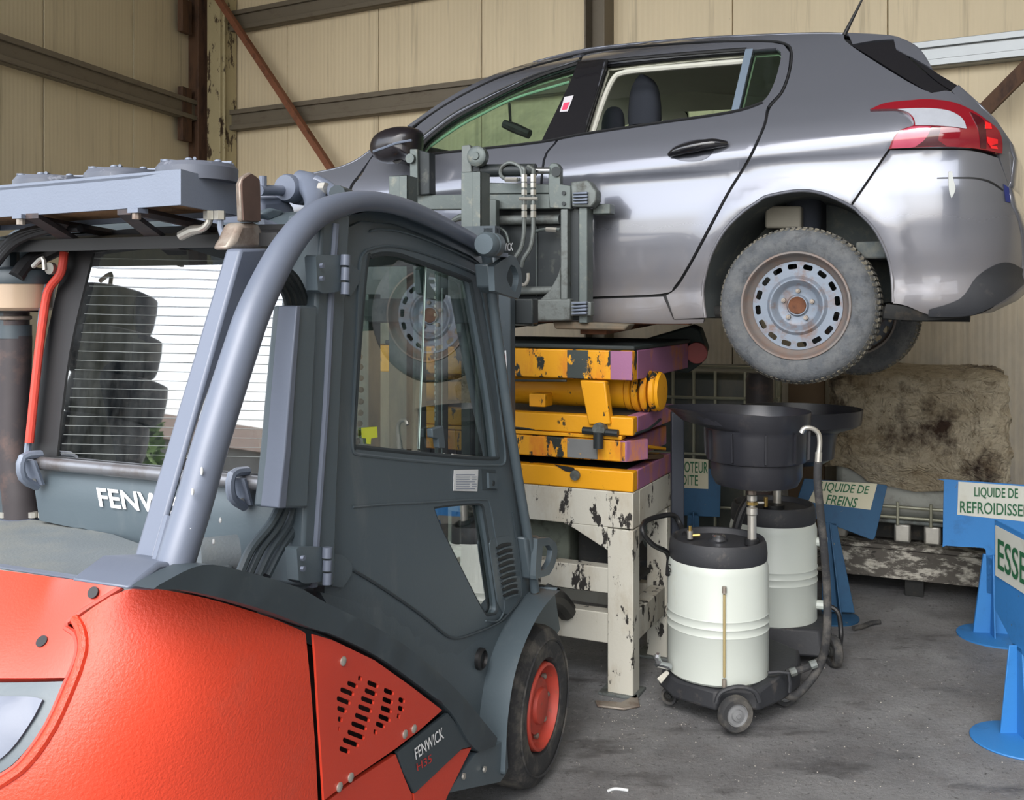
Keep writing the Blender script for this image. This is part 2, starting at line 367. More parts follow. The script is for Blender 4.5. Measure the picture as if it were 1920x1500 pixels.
m_stick = M('paper_sticker', (214, 218, 220), .6, 0, .03)
m_pink = M('pink_print', (206, 60, 96), .6, 0, .05)
m_girt = M('painted_girt', (112, 104, 90), .6, .1, .1, 4, dirt=((84, 72, 58), .55, .8, 6, (1, 1, 2)), bump=.1)
m_alu = M('bright_girt', (150, 154, 156), .35, .5, .08, 9, dirt=((120, 116, 106), .62, .8, 9))
m_col = M('column_paint', (176, 164, 128), .6, 0, .1, 6, chip=((70, 56, 42), .56, .60, 10, (1, 1, .4)), bump=.3)
m_colr = M('column_rust', (92, 66, 48), .75, .1, .2, 6, dirt=((54, 38, 32), .48, .7, 9, (1, 1, .3)), bump=.3)
m_wood = M('weathered_timber', (88, 84, 78), .9, 0, .2, 6, dirt=((190, 186, 174), .49, .60, 9, (1, 1, 2.5)), chip=((34, 32, 30), .58, .66, 7, (1, 1, 2)), bump=.5)
m_cage = M('cage_tube', (150, 150, 132), .45, .5, .15, 9)
m_ibc = M('old_plastic_tank', (58, 64, 60), .45, 0, .25, 4, dirt=((98, 92, 74), .5, .8, 4, (1, 1, .3)))
g_cab = glass('cab_glass', (.58, .66, .63, 1), 3.2, .05)
g_cabr = glass('cab_rear_glass', (.46, .52, .54, 1), 6.5, .12, ds=22)
g_car = glass('car_glass', (.74, .86, .78, 1), 1.3, .04)
g_shield = glass('windscreen_glass', (.84, .89, .85, 1), 1.0, .55, dcol=(176, 184, 168), ds=2)

def wallmat(name, col, ang, k=1):
    q = NT(name); mp = q.n('Mapping'); mp.inputs['Rotation'].default_value = (0, 0, ang); q.l(q.tc.outputs['Object'], mp.inputs[0])
    wv = q.n('TexWave', wave_type='BANDS', bands_direction='X', wave_profile='TRI'); wv.inputs['Scale'].default_value = 7.0; q.l(mp.outputs[0], wv.inputs['Vector'])
    c = lin(col); f = q.noise(2.2, 6, .65, (1, 1, .25)); a = q.mix(f, tuple(v*.86 for v in c[:3])+(1,), tuple(min(1, v*1.1) for v in c[:3])+(1,))
    st = q.ramp(q.noise(9, 5, .7, (1, 1, .04), ang), .55, .9); a = q.mix(st, a, lin((122, 110, 88)))
    mold = q.ramp(q.noise(10, 6, .75), .70, .76); a = q.mix(mold, a, lin((96, 86, 66)))
    gx = q.n('SeparateXYZ'); q.l(q.tc.outputs['Object'], gx.inputs[0]); mr = q.n('MapRange'); q.l(gx.outputs[2], mr.inputs[0])
    mr.inputs[1].default_value = 2.9; mr.inputs[2].default_value = .2; mr.inputs[3].default_value = 0; mr.inputs[4].default_value = 1.9
    mu = q.n('Math', operation='MULTIPLY', use_clamp=True); q.l(mr.outputs[0], mu.inputs[0]); q.l(q.noise(3, 5, .7, (1, 1, .4)), mu.inputs[1])
    a = q.mix(mu.outputs[0], a, lin((136, 134, 129)))
    q.l(a, q.b.inputs['Base Color']); q.b.inputs['Roughness'].default_value = .6; q.bump(wv.outputs[0], .35*k, .006); return q.m
TB_ = math.radians(30)
m_wallb = wallmat('wall_cladding', (222, 206, 174), TB_)
m_walll = wallmat('side_wall_cladding', (206, 194, 164), math.radians(-75.5), .35)
def floormat():
    q = NT('oily_concrete'); f1 = q.noise(1.3, 7, .62); f2 = q.noise(7, 8, .7); f3 = q.noise(60, 4, .7); f4 = q.noise(2.1, 5, .65, (1, 2.4, 1), .5)
    a = q.mix(q.ramp(f1, .32, .68), lin((86, 86, 88)), lin((140, 141, 142))); a = q.mix(q.ramp(f2, .5, .75), a, lin((112, 110, 110)))
    a = q.mix(q.ramp(f4, .56, .70), a, lin((72, 71, 72))); a = q.mix(q.ramp(f3, .68, .74), a, lin((168, 166, 160)))
    a = q.mix(q.ramp(q.noise(24, 6, .75), .58, .70), a, lin((146, 146, 144))); a = q.mix(q.ramp(q.noise(34, 6, .8), .56, .66), a, lin((58, 57, 58)))
    q.l(a, q.b.inputs['Base Color']); r = q.ramp(f4, .4, .7, (.72, .72, .72, 1), (.42, .42, .42, 1)); q.l(r, q.b.inputs['Roughness'])
    q.bump(q.noise(45, 8, .75), .9, .008); return q.m
m_floor = floormat()
m_yard = M('yard_concrete', (150, 146, 138), .9, 0, .1, 1)
m_roof = M('roof_sheet', (140, 136, 126), .7, 0, .1, 2)

# ------------------------------------------------------------------ the setting
def structure(o): o['kind'] = 'structure'; return o
WB = frame((0, 0), 30, 'side')                       # e1 runs left-away along the back wall, e2 into the depth
DB = 7.5                                             # distance of the back wall plane
cn = ray(385, 560); tcor = DB/(WB.e2@cn[:2]); CX = cn[:2]*tcor; ac = WB.loc((CX[0], CX[1], 0))[0]
fl = MB().ext([(-14, -14, -.1), (16, -14, -.1), (16, 16, -.1), (-14, 16, -.1)], (0, 0, .1)).obj('floor', m_floor); structure(fl)
ap = MB().ext([(-90, -90, -.3), (90, -90, -.3), (90, 60, -.3), (-90, 60, -.3)], (0, 0, .18)).obj('floor', m_yard); structure(ap)
wb = bpy.data.objects.new('wall_back', None); COL.objects.link(wb); structure(wb); ORG['wall_back'] = (0, 0, 0)
edges = [ac, ac-1.95, ac-3.42, ac-5.05, ac-6.1, ac-7.2, ac-8.3, ac-9.4, ac-10.5, ac-11.6]
# panel joints: cladding sheets about 1.1 m wide
e = [ac]
while e[-1] > ac-12: e.append(e[-1]-1.12)
for a0, a1 in zip(e, e[1:]):
    MB().box(WB, (a1+.004, a0-.004), (DB, DB+.06), (0, 5.95)).obj('panel', m_wallb, wb, bev=.004)
MB().box(WB, (e[-1], ac), (DB+.06, DB+.10), (0, 5.95)).obj('backing', m_dark, wb)
def cbeam(fr, p0, p1, h, d, mat, parent, name='girt'):
    """channel section running from p0 to p1 = (a, z) on the wall plane, lips top and bottom"""
    m = MB(); (a0, z0), (a1, z1) = p0, p1; D = fr.D
    for (lo, hi, l0, l1) in ((-h/2, h/2, d-.012, d), (h/2-.012, h/2, 0, d), (-h/2, -h/2+.012, 0, d), (h/2-.045, h/2, d, d+.03), (-h/2, -h/2+.045, d, d+.03)):
        m.ext([fr.P(a0, D-l0, z0+lo), fr.P(a1, D-l0, z1+lo), fr.P(a1, D-l1, z1+lo), fr.P(a0, D-l1, z0+lo)], (0, 0, hi-lo))
    return m.obj(name, mat, parent, bev=.003)
WB.D = DB
cbeam(WB, (ac-.2, 4.48), (ac-12, 4.48), .20, .09, m_girt, wb)
cbeam(WB, (ac-.2, 3.49), (ac-6.1, 3.49), .20, .09, m_girt, wb)
b2 = cbeam(WB, (ac-6.2, 3.36), (ac-12, 3.36), .17, .12, m_alu, wb); b2['label'] = 'brighter bare metal wall girt'
pm = WB.loc(WB.onl(1130, 100, DB-.02))[0]
MB().box(WB, (pm-.09, pm-.075), (DB-.18, DB), (0, 5.9)).box(WB, (pm+.075, pm+.09), (DB-.18, DB), (0, 5.9)).box(WB, (pm-.075, pm+.075), (DB-.06, DB-.045), (0, 5.9)).obj('column', m_girt, wb, bev=.003)
# corner column: painted flange beside a rusty web
c0 = WB.loc(WB.onl(412, 100, DB-.25))[0]; c1 = WB.loc(WB.onl(388, 100, DB-.25))[0]; c2 = WB.loc(WB.onl(350, 100, DB-.25))[0]
k = MB().box(WB, (c0, c1), (DB-.25, DB-.02), (0, 5.9)); k.box(WB, (c0-.03, c0), (DB-.22, DB-.2), (0, 5.9)); k.obj('column', m_col, wb, bev=.006)
k = MB().box(WB, (c1, c1+.06), (DB-.2, DB-.02), (0, 5.9)); k.box(WB, (c1+.07, c2-.03), (DB-.30, DB-.1), (0, 5.9)); k.box(WB, (c2-.05, c2), (DB-.34, DB-.3), (0, 5.9)); k.obj('column', m_colr, wb, bev=.006)
# diagonal braces (angle iron)
def brace(fr, pa, pb, l, wd, mat, parent):
    A, B = np.array(fr.onl(*pa, l)), np.array(fr.onl(*pb, l)); n = np.array([*fr.e2, 0]); t = (B-A)/np.linalg.norm(B-A); s_ = np.cross(t, n)
    m = MB().ext([A-s_*wd/2, B-s_*wd/2, B+s_*wd/2, A+s_*wd/2], -n*.008); m.ext([A+s_*wd/2, B+s_*wd/2, B+s_*(wd/2-.008), A+s_*(wd/2-.008)], -n*.06)
    return m.obj('brace', mat, parent, bev=.002)
m_brace = M('brace_rust', (132, 84, 60), .7, .1, .15, 9, dirt=((88, 60, 44), .5, .7, 10), bump=.2)
brace(WB, (398, -20), (640, 345), DB-.26, .085, m_brace, wb)
brace(WB, (1990, 62), (1845, 208), DB-.26, .10, m_colr, wb)
# side wall
wl = bpy.data.objects.new('wall_left', None); COL.objects.link(wl); structure(wl); ORG['wall_left'] = (0, 0, 0)
dl = np.array([math.sin(math.radians(14.5)), math.cos(math.radians(14.5))]); WL = Fr(CX, -dl, (-dl[1], dl[0])); WL.D = 0   # e1 comes towards the camera, e2 outwards
def la(px): return WL.loc(WL.onl(px, 300, 0))[0]
js = [0, la(250), la(82), la(82)+.9, la(82)+1.8, la(82)+2.7]
for a0, a1 in zip(js, js[1:]): MB().box(WL, (a0+.006, a1-.006), (0, .06), (0, 5.95)).obj('panel', m_walll, wl, bev=.005)
MB().box(WL, (0, js[-1]), (.06, .1), (0, 5.95)).obj('backing', m_dark, wl)
zg = WL.onl(345, 203, -.06)[2]; cbeam(WL, (.12, zg), (js[-1], zg), .2, .09, m_girt, wl)
for p in ((343, 0, 62), (343, 165, 265)):
    A = WL.onl(p[0], p[1], -.05); B = WL.onl(p[0], p[2], -.05); aa = WL.loc(A)[0]; MB().box(WL, (aa-.08, aa+.08), (-.1, -.04), (B[2], A[2])).obj('bracket', m_colr, wl, bev=.003)
wr = MB().box(WB, (-4.5, -4.4), (-1.6, DB), (0, 6.2)).obj('wall_right', m_walll); structure(wr)
# roof with purlins
ce = MB().ext([WB.P(ac+1, DB+.2, 5.95), WB.P(ac-14, DB+.2, 5.95), WB.P(ac-14, -1.2, 6.5), WB.P(ac+1, -1.2, 6.5)], (0, 0, .06)).obj('ceiling', m_roof); structure(ce)
for l in (3.2, 4.6, 6.0): MB().box(WB, (ac-13, ac+.6), (l, l+.08), (5.75, 5.95)).obj('purlin', m_girt, ce)
# ------------------------------------------------------------------ the car on the forks
CF = frame((1.144, 4.10), 27, 'side'); ZW = 1.672
plan = catmull([(3.52, .62), (3.44, .34), (3.25, .14), (2.95, .03), (2.6, 0), (1.2, 0), (-.2, 0), (-.45, .012), (-.62, .05), (-.745, .13), (-.82, .26), (-.86, .45), (-.88, .9)], 10)
ps = np.r_[0, np.cumsum([np.hypot(*(b-a)) for a, b in zip(plan, plan[1:])])]; pu = [p[0] for p in plan]
pz = [1.50, 1.56, 1.60, 1.64, 1.70, 1.745, 1.78, 1.86, 1.98, 2.10, 2.19, 2.25, 2.285, 2.31, 2.35, 2.42, 2.50, 2.54, 2.70, 2.80, 2.84, 2.88, 2.91, 2.94, 3.0]
po = [-.10, -.06, -.032, -.012, -.014, -.030, -.026, -.010, .002, .002, -.010, -.014, .000, .000, -.012, -.036, -.070, -.090, -.165, -.214, -.240, -.285, -.335, -.40, -.56]
gz = np.linspace(1.4, 3.1, 700); go = np.interp(gz, pz, po); kk = np.exp(-np.linspace(-2, 2, 31)**2); kk /= kk.sum(); go = np.convolve(np.pad(go, 15, 'edge'), kk, 'valid')
def coff(s, z):
    u = np.interp(s, ps, pu); h = z+.05*u; o = np.interp(h, gz, go)
    d = math.hypot(u+.005, z-1.75); o += .012*math.exp(-((d-.40)/.06)**2)
    return o
CS = Surf([tuple(CF.o+CF.e1*p[0]+CF.e2*p[1]) for p in plan], coff)
car = thing('car', (float(CF.o[0]+.3), float(CF.o[1]+1.2), 1.36), 'grey metallic five door hatchback car lifted up on the forks above the yellow scissor lift', 'car')
def mirror(o, W=1.78):
    me = o.data.copy(); r = np.array(rootloc(o))
    for v in me.vertices:
        a, l, z = CF.loc(np.array(v.co)+r); q = np.array(CF.P(a, W-l, z))-r; v.co = q
    me.flip_normals(); 
    if 'custom_normal' in me.attributes: me.attributes.remove(me.attributes['custom_normal'])
    c = o.copy(); c.data = me; COL.objects.link(c); c.parent = o.parent; return c
OPEN_A = [(1095, 250), (1112, 195), (1136, 120), (1145, 113), (1300, 99), (1400, 92), (1372, 209), (1230, 230)]
OPEN_B = [(1385, 207), (1412, 93), (1455, 90), (1464, 98), (1463, 115), (1451, 157), (1430, 190)]
OPEN_F = [(784, 290), (798, 264), (847, 225), (897, 197), (951, 169), (1013, 141), (1083, 118), (1072, 150), (1015, 265), (900, 278)]
rdoor = [(1047, 262), (1060, 215), (1092, 106), (1130, 96), (1305, 82), (1430, 79), (1470, 84), (1481, 98), (1477, 135), (1463, 172), (1439, 200), (1430, 237), (1400, 301), (1363, 361), (1320, 441), (1290, 497), (1265, 536), (1240, 551), (1100, 557), (1012, 562), (1015, 400), (1022, 300)]
fdoor = [(1009, 562), (1011, 400), (1018, 300), (1043, 262), (1056, 215), (1087, 107), (1026, 119), (947, 143), (888, 169), (826, 204), (778, 240), (745, 277), (703, 290), (678, 328), (657, 362), (650, 450), (655, 562)]
ffend = [(700, 279), (694, 282), (669, 300), (650, 309), (631, 316), (575, 328), (531, 344), (495, 360), (430, 395), (405, 440), (400, 540), (432, 560), (440, 515), (462, 472), (495, 444), (533, 436), (580, 445), (622, 476), (643, 520), (648, 560), (652, 560), (646, 450), (653, 360), (674, 326), (699, 290)]
quart = [(763, 236), (826, 192), (888, 157), (947, 132), (1026, 109), (1097, 92), (1180, 82), (1305, 71), (1430, 65), (1528, 62), (1584, 63), (1597, 86), (1731, 168), (1782, 171), (1840, 222), (1864, 245), (1850, 280), (1760, 278), (1667, 278), (1594, 385), (1547, 363), (1499, 356), (1440, 366), (1420, 378), (1390, 400), (1357, 433), (1333, 477), (1320, 523), (1317, 560), (1320, 596), (1264, 599), (1249, 554), (1270, 538), (1295, 498), (1325, 443), (1368, 362), (1405, 302), (1435, 237), (1444, 203), (1468, 174), (1482, 136), (1486, 98), (1474, 81), (1430, 75), (1305, 78), (1130, 92), (1088, 103), (1026, 115), (947, 139), (888, 165), (826, 200), (773, 238)]
sill = [(655, 566), (1012, 566), (1100, 561), (1243, 556), (1262, 600), (1319, 600), (1318, 607), (1240, 608), (1103, 604), (900, 602), (655, 600)]
bump_ = [(1669, 281), (1760, 281), (1808, 281), (1840, 286), (1872, 296), (1890, 345), (1897, 385), (1905, 400), (1914, 430), (1917, 500), (1917, 533), (1905, 548), (1880, 562), (1857, 577), (1827, 587), (1780, 592), (1740, 590), (1700, 574), (1674, 569), (1675, 555), (1672, 513), (1662, 473), (1640, 430), (1613, 401), (1597, 387)]
light = [(1632, 209), (1661, 197), (1707, 192), (1741, 190), (1787, 196), (1821, 211), (1840, 224), (1864, 243), (1873, 261), (1873, 290), (1840, 282), (1808, 277), (1760, 274), (1707, 276), (1667, 278), (1675, 261), (1688, 247), (1712, 239), (1713, 232), (1707, 221), (1696, 212), (1680, 208)]
hat = [(1784, 170), (1795, 160), (1840, 200), (1864, 224), (1880, 245), (1893, 267), (1900, 280), (1901, 296), (1895, 340), (1892, 350), (1874, 292), (1874, 261), (1865, 242), (1841, 222), (1815, 203)]
trim3 = [(1598, 86), (1640, 79), (1676, 76), (1700, 103), (1750, 148), (1782, 170), (1755, 172), (1731, 168)]
spoi = [(1590, 63), (1661, 67), (1691, 74), (1723, 93), (1733, 107), (1745, 128), (1722, 115), (1680, 92), (1676, 75), (1640, 77), (1599, 84)]
hgl = [(1681, 94), (1722, 116), (1745, 129), (1760, 139), (1795, 160), (1783, 169), (1750, 147), (1702, 104)]
P1 = []
P1.append(panel('rear_door', CS, rdoor, m_paint, car, [OPEN_A, OPEN_B], .02, .04, gap=.0008))
P1.append(panel('front_door', CS, fdoor, m_paint, car, [OPEN_F], .02, .04, gap=.0008))
P1.append(panel('front_fender', CS, ffend, m_paint, car, [], .012, .05, gap=.002))
P1.append(panel('side_body', CS, quart, m_paint, car, [], .012, .04, gap=.001))
P1.append(panel('sill', CS, sill, m_paint, car, [], .02, .05, up=-.004))
P1.append(panel('rear_bumper', CS, bump_, m_paint, car, [], .012, .04, gap=.001))
P1.append(panel('tailgate', CS, hat, m_paint, car, [], .012, .03))
P1.append(panel('quarter_trim', CS, trim3, m_paintd, car, [], .012, .04, gap=.002))
P1.append(panel('spoiler', CS, spoi, m_paint, car, [], .02, .04, up=.004))
P1.append(panel('tailgate_glass_edge', CS, hgl, m_paintd, car, [], .01, .04))
tl = panel('tail_light', CS, light, m_redlens, car, [], .02, .02, up=.016); P1.append(tl)
panel('clear_lens', CS, [(1684, 209), (1733, 207), (1773, 211), (1795, 221), (1805, 232), (1809, 244), (1781, 241), (1747, 239), (1716, 239), (1713, 225), (1702, 215)], m_clear, tl, [], .004, .03, up=.020)
panel('reflector', CS, [(1690, 249), (1713, 241), (1745, 241), (1738, 256), (1715, 274), (1672, 276), (1677, 263)], M('pink_red_lens', (186, 70, 96), .1, 0, .1, coat=1), tl, [], .003, .02, up=.019)
panel('dark_lens', CS, [(1745, 241), (1763, 242), (1757, 262), (1772, 272), (1716, 273), (1738, 258)], m_redlens2, tl, [], .003, .02, up=.0192)
panel('dark_lens', CS, [(1815, 214), (1835, 225), (1843, 240), (1844, 280), (1834, 279), (1831, 248), (1822, 228)], m_redlens2, tl, [], .003, .02, up=.019)
m_redglint = M('red_lens_glint', (232, 30, 36), .15, coat=1)  # tail light patches painted brighter red to imitate the light they reflect
for q in ([(1842, 232), (1852, 236), (1854, 244), (1842, 244)], [(1845, 256), (1864, 260), (1864, 268), (1851, 273), (1846, 266)], [(1850, 272), (1862, 274), (1864, 281), (1853, 280)]): panel('lens_glint', CS, q, m_redglint, tl, [], .003, .02, up=.0205)
# dark shell under the joints and the inner door
und = [(763, 240), (888, 162), (1026, 114), (1180, 88), (1430, 72), (1590, 68), (1730, 160), (1840, 225), (1866, 262), (1890, 380), (1905, 430), (1910, 530), (1850, 575), (1740, 588), (1680, 566), (1678, 513), (1668, 470), (1645, 428), (1617, 397), (1597, 382), (1547, 359), (1499, 352), (1440, 362), (1388, 396), (1354, 430), (1329, 475), (1316, 523), (1313, 560), (1314, 597), (900, 597), (662, 592), (640, 440), (660, 362), (706, 292), (750, 277)]
m_inner = M('inner_trim', (196, 197, 178), .9)
P1.append(panel('inner_shell', CS, und, m_black, car, [OPEN_A, OPEN_B, OPEN_F], .01, .09, up=-.024)); P1.append(panel('door_lining', CS, und, m_inner, car, [OPEN_A, OPEN_B, OPEN_F], .004, .09, up=-.05))
gq = panel('quarter_window', CS, OPEN_B, g_car, car, [], .004, .05, up=-.012); gf = panel('front_window', CS, OPEN_F, g_car, car, [], .004, .06, up=-.010)
P1 += [gq, gf]
for o in P1: mirror(o)
gfar = panel('rear_window', CS, OPEN_A, g_car, car, [], .004, .06, up=-.010); mirror(gfar); bpy.data.objects.remove(gfar)
# window surrounds
def edge_tube(name, pts, r, mat, up=0, n=6, parent=None, surf=None, smooth=5):
    S = surf or CS; return MB().tube([S.at(*p, up) for p in pts], r, n, smooth).obj(name, mat, parent or car)
edge_tube('window_seal', [(1095, 250), (1112, 195), (1136, 120), (1146, 113), (1300, 99), (1399, 92)], .008, m_black, -.004)
edge_tube('window_seal', [(784, 290), (798, 264), (847, 225), (897, 197), (951, 169), (1013, 141), (1083, 118)], .010, m_black, -.002)
edge_tube('roof_strip', [(773, 238), (826, 202), (888, 167), (947, 141), (1026, 117), (1130, 94), (1305, 80), (1430, 77), (1472, 82), (1484, 98), (1480, 135), (1466, 173), (1441, 202)], .0055, m_black, -.002)
edge_tube('frame_strip', [(792, 255), (847, 214), (897, 188), (951, 162), (1013, 136), (1088, 112)], .004, m_chrome, .003)
edge_tube('waist_seal', [(784, 291), (900, 279), (1015, 266), (1095, 251), (1230, 231), (1372, 210), (1430, 192)], .006, m_black, .004)
panel('pillar_trim', CS, [(1084, 116), (1134, 112), (1112, 195), (1096, 251), (1016, 265), (1050, 195), (1072, 150)], m_paintd, car, [], .004, .05, up=.004)
panel('window_divider', CS, [(1398, 93), (1412, 92), (1385, 208), (1371, 210)], M('divider_grey', (108, 122, 136), .4), car, [], .01, .05, up=.003)
edge_tube('opening_lining', [(1103, 249), (1122, 190), (1142, 145), (1160, 133), (1200, 127), (1300, 118), (1396, 110)], .013, m_lining, -.05, 8)
edge_tube('opening_lining', [(797, 272), (850, 235), (900, 208), (960, 180), (1060, 150)], .007, M('greenish_lining', (186, 204, 190), .8), -.05, 8)
pt = panel('window_tag', CS, [(1060, 184), (1077, 181), (1066, 211), (1051, 212)], M('tag_white', (196, 192, 196), .6), car, [], .002, .05, up=.010, smo=False); panel('print', CS, [(1059, 196), (1070, 194), (1064, 208), (1055, 209)], m_pink, pt, [], .001, .05, up=.012, smo=False)
# door handle in its scooped recess
panel('handle_recess', CS, [(1253, 289), (1262, 277), (1284, 267), (1313, 261), (1336, 264), (1338, 284), (1322, 298), (1297, 303), (1268, 299)], M('recess_grey', (66, 68, 76), .25, .4, coat=.6), car, [], .004, .03, up=.001)
hb = MB().tube([CS.at(1256, 291, .01), CS.at(1275, 284, .03), CS.at(1305, 277, .036), CS.at(1340, 271, .032), CS.at(1365, 270, .012)], [.010, .020, .024, .022, .010], 12, 5).obj('door_handle', m_paintd, car)
# arches
arch = [(1322, 596), (1317, 553), (1320, 523), (1333, 477), (1357, 433), (1390, 399), (1420, 378), (1440, 367), (1499, 357), (1547, 364), (1595, 386), (1613, 401), (1640, 430), (1662, 473), (1672, 513), (1675, 567)]
edge_tube('arch_lip', arch, .007, m_paint, -.004, 8)
ax = np.array([*CF.e2, 0.]); AC = np.array(CF.onl(1497, 548, 0)); prof = []
A3 = [CS.at(*p, -.02) for p in catmull(arch, 4)]; lm = MB(); n = len(A3); lm.add(A3+[p+ax*.42+(AC-p)*np.array([.1, .1, .05]) for p in A3], [(i, i+1, n+i+1, n+i) for i in range(n-1)])
bk = [p+ax*.42+(AC-p)*np.array([.1, .1, .05]) for p in A3]; lm.ext(bk, ax*.02); lm.obj('arch_liner', m_liner, car)
MB().ext([CF.onl(1434, 386, .2), CF.onl(1502, 386, .2), CF.onl(1502, 428, .2), CF.onl(1434, 428, .2)], ax*.12).obj('suspension_bracket', M('suspension_tan', (128, 124, 112), .8, 0, .2), car, bev=.01)
MB().tube([CF.onl(1466, 400, .26), CF.onl(1474, 560, .26)], .035, 14).obj('damper', m_dark, car)
MB().box(CF, (-.34, -.22), (.1, .42), (1.86, 1.93)).obj('bracket', m_liner, car, bev=.01)
# skins across the car
def cross(name, pts, mat, crown=.03, fwd=0, n=10, th=.012, up=0, W=1.78):
    A = [CS.at(*p, up) for p in pts]; V = []; m = len(A)
    for p in A:
        a, l, z = CF.loc(p)
        for k in range(n+1):
            t = k/n; c = 4*t*(1-t); V.append(np.array(CF.P(a+fwd*c, l+(W-2*l)*t, z+crown*c)))
    Fq = [(i*(n+1)+k, i*(n+1)+k+1, (i+1)*(n+1)+k+1, (i+1)*(n+1)+k) for i in range(m-1) for k in range(n)]
    o = MB().add(V, Fq).obj(name, mat, car, ang=50); 
    if th > .008: so = o.modifiers.new('solid', 'SOLIDIFY'); so.thickness = th; so.offset = 0
    return o
cross('bonnet', catmull([(405, 440), (430, 395), (495, 360), (531, 344), (575, 328), (631, 316), (669, 300), (696, 281)], 3), m_paint, .04)
cross('windscreen', catmull([(752, 266), (763, 237), (826, 193), (888, 158), (947, 133), (1000, 117)], 3), g_shield, .03, .06, th=.006)
cross('scuttle', [(696, 281), (720, 278), (752, 268)], m_black, .02)
cross('roof', catmull([(1000, 117), (1026, 110), (1097, 93), (1180, 83), (1305, 72), (1430, 66), (1528, 63), (1590, 64)], 3), m_paint, .035)
cross('roof', catmull([(1590, 64), (1661, 68), (1691, 75), (1723, 94), (1745, 129)], 3), m_paint, .02)
cross('tailgate_window', [(1745, 130), (1760, 140), (1795, 161)], g_car, .01, -.03, th=.006)
cross('tailgate', [(1795, 161), (1840, 201), (1864, 225), (1893, 268), (1901, 296), (1895, 340), (1890, 350)], m_paint, 0, -.03)
cross('rear_bumper', [(1890, 350), (1897, 386), (1905, 401), (1914, 431), (1917, 500), (1917, 533), (1880, 562), (1827, 587)], m_paint, 0, -.04)
cross('front_bumper', [(405, 442), (400, 500), (400, 545)], m_paint, 0, .03)
cross('headliner', [(1010, 124), (1180, 98), (1430, 84), (1600, 86)], m_lining, .02, up=-.05)
# number plate and badge edge at the tail
MB().ext([CS.at(1880, 345, .004), CS.at(1890, 352, .004), CS.at(1893, 380, .004), CS.at(1884, 378, .004)], ax*.4).obj('number_plate', M('plate_blue', (40, 50, 110), .4), car)
panel('scuff', CS, [(1778, 322), (1785, 321), (1787, 335), (1791, 355), (1784, 372), (1779, 355)], M('scuff_white', (186, 190, 186), .6), car, [], .001, .02, up=.002)
panel('bumper_groove', CS, [(1757, 333), (1800, 332), (1830, 333), (1858, 340), (1880, 355), (1880, 358), (1856, 343), (1830, 336), (1800, 335), (1757, 335)], m_black, car, [], .001, .02, up=.002)
panel('diffuser', CS, [(1800, 560), (1830, 520), (1862, 498), (1890, 492), (1917, 505), (1917, 534), (1880, 563), (1827, 588), (1780, 593), (1740, 592), (1742, 580)], m_cart, car, [], .004, .03, up=.006)
panel('under_tray', CS, [(1660, 570), (1700, 575), (1740, 589), (1827, 586), (1872, 566), (1862, 580), (1825, 594), (1780, 600), (1740, 603), (1690, 602), (1655, 598)], m_dark, car, [], .03, .04, up=-.008)
ub = MB().box(CF, (-.5, 2.1), (.12, 1.66), (1.615, 1.67)); ub.box(CF, (-.55, -.35), (.35, 1.5), (1.62, 1.72)); ub.obj('floor_pan', m_dark, car, bev=.02)
MB().tube([CF.P(-.6, 1.0, 1.66), CF.P(-.3, 1.0, 1.66)], .07, 14).obj('silencer', m_dark, car)
MB().tube([CF.P(.05, .2, 1.66), CF.P(.05, 1.6, 1.66)], .05, 12).obj('axle_beam', m_dark, car)
MB().box(CF, (.45, 1.2), (.03, .08), (1.588, 1.605)).obj('sill_flange', m_rust, car, bev=.004)
# cabin
def seat(u, v, w_, name='seat', zb=1.95, zt=2.42):
    s_ = MB(); s_.ball(CF.P(u, v, (zb+zt)/2), .07, w_, (zt-zb)/2, 12, .6); return s_
for v in (.50, 1.28):
    b = thing_ = MB().box(CF, (.95, 1.08), (v-.24, v+.24), (1.9, 2.42)).obj('front_seat', m_cloth, car, bev=.05)
    MB().ball(CF.P(.98, v, 2.535), .055, .13, .105, 12, .75).obj('headrest', m_cloth, b)
rs = MB().box(CF, (-.05, .1), (.25, 1.55), (1.9, 2.38)).obj('rear_seat', m_cloth, car, bev=.05)
hr = np.array(CF.onl(1209, 190, .42)); aa, ll, zz = CF.loc(hr)
h = MB(); 
for k in range(13):
    pass
prof = [(-.115, .094), (-.09, .099), (-.03, .096), (.03, .088), (.07, .074), (.10, .05), (.117, .02)]
V = []; 
for dz, hw in prof:
    for k in range(16):
        t = 2*math.pi*k/16; V.append(np.array(CF.P(aa+hw*.8*math.copysign(abs(math.cos(t))**.7, math.cos(t)), ll+.055*math.copysign(abs(math.sin(t))**.7, math.sin(t)), zz+dz)))
h.add(V, [(i*16+k, i*16+(k+1) % 16, (i+1)*16+(k+1) % 16, (i+1)*16+k) for i in range(6) for k in range(16)]+[tuple(range(16))[::-1], tuple(range(96, 112))])
h.obj('headrest', m_cloth, rs)
m_ = MB().tube([CF.onl(945, 232, .8), CF.onl(965, 240, .8), CF.onl(993, 252, .8)], [.024, .03, .026], 10).obj('interior_mirror', m_black, car)
MB().tube([CF.onl(957, 226, .8), CF.onl(955, 195, .9)], .008, 8).obj('mirror_stem', m_black, m_)
MB().box(CF, (1.95, 2.2), (.2, 1.6), (2.15, 2.36)).obj('dashboard', m_black, car, bev=.05)
st = MB(); cst = np.array(CF.P(1.62, .45, 2.30)); axs = np.array([*(CF.e1*.85), -.5]); rr = []
u_ = np.array([*CF.e2, 0.]); w_ = np.cross(axs, u_); w_ /= np.linalg.norm(w_)
st.tube([cst+.17*(u_*math.cos(t)+w_*math.sin(t)) for t in np.linspace(0, 2*math.pi, 25)], .014, 8); st.obj('steering_wheel', m_black, car)
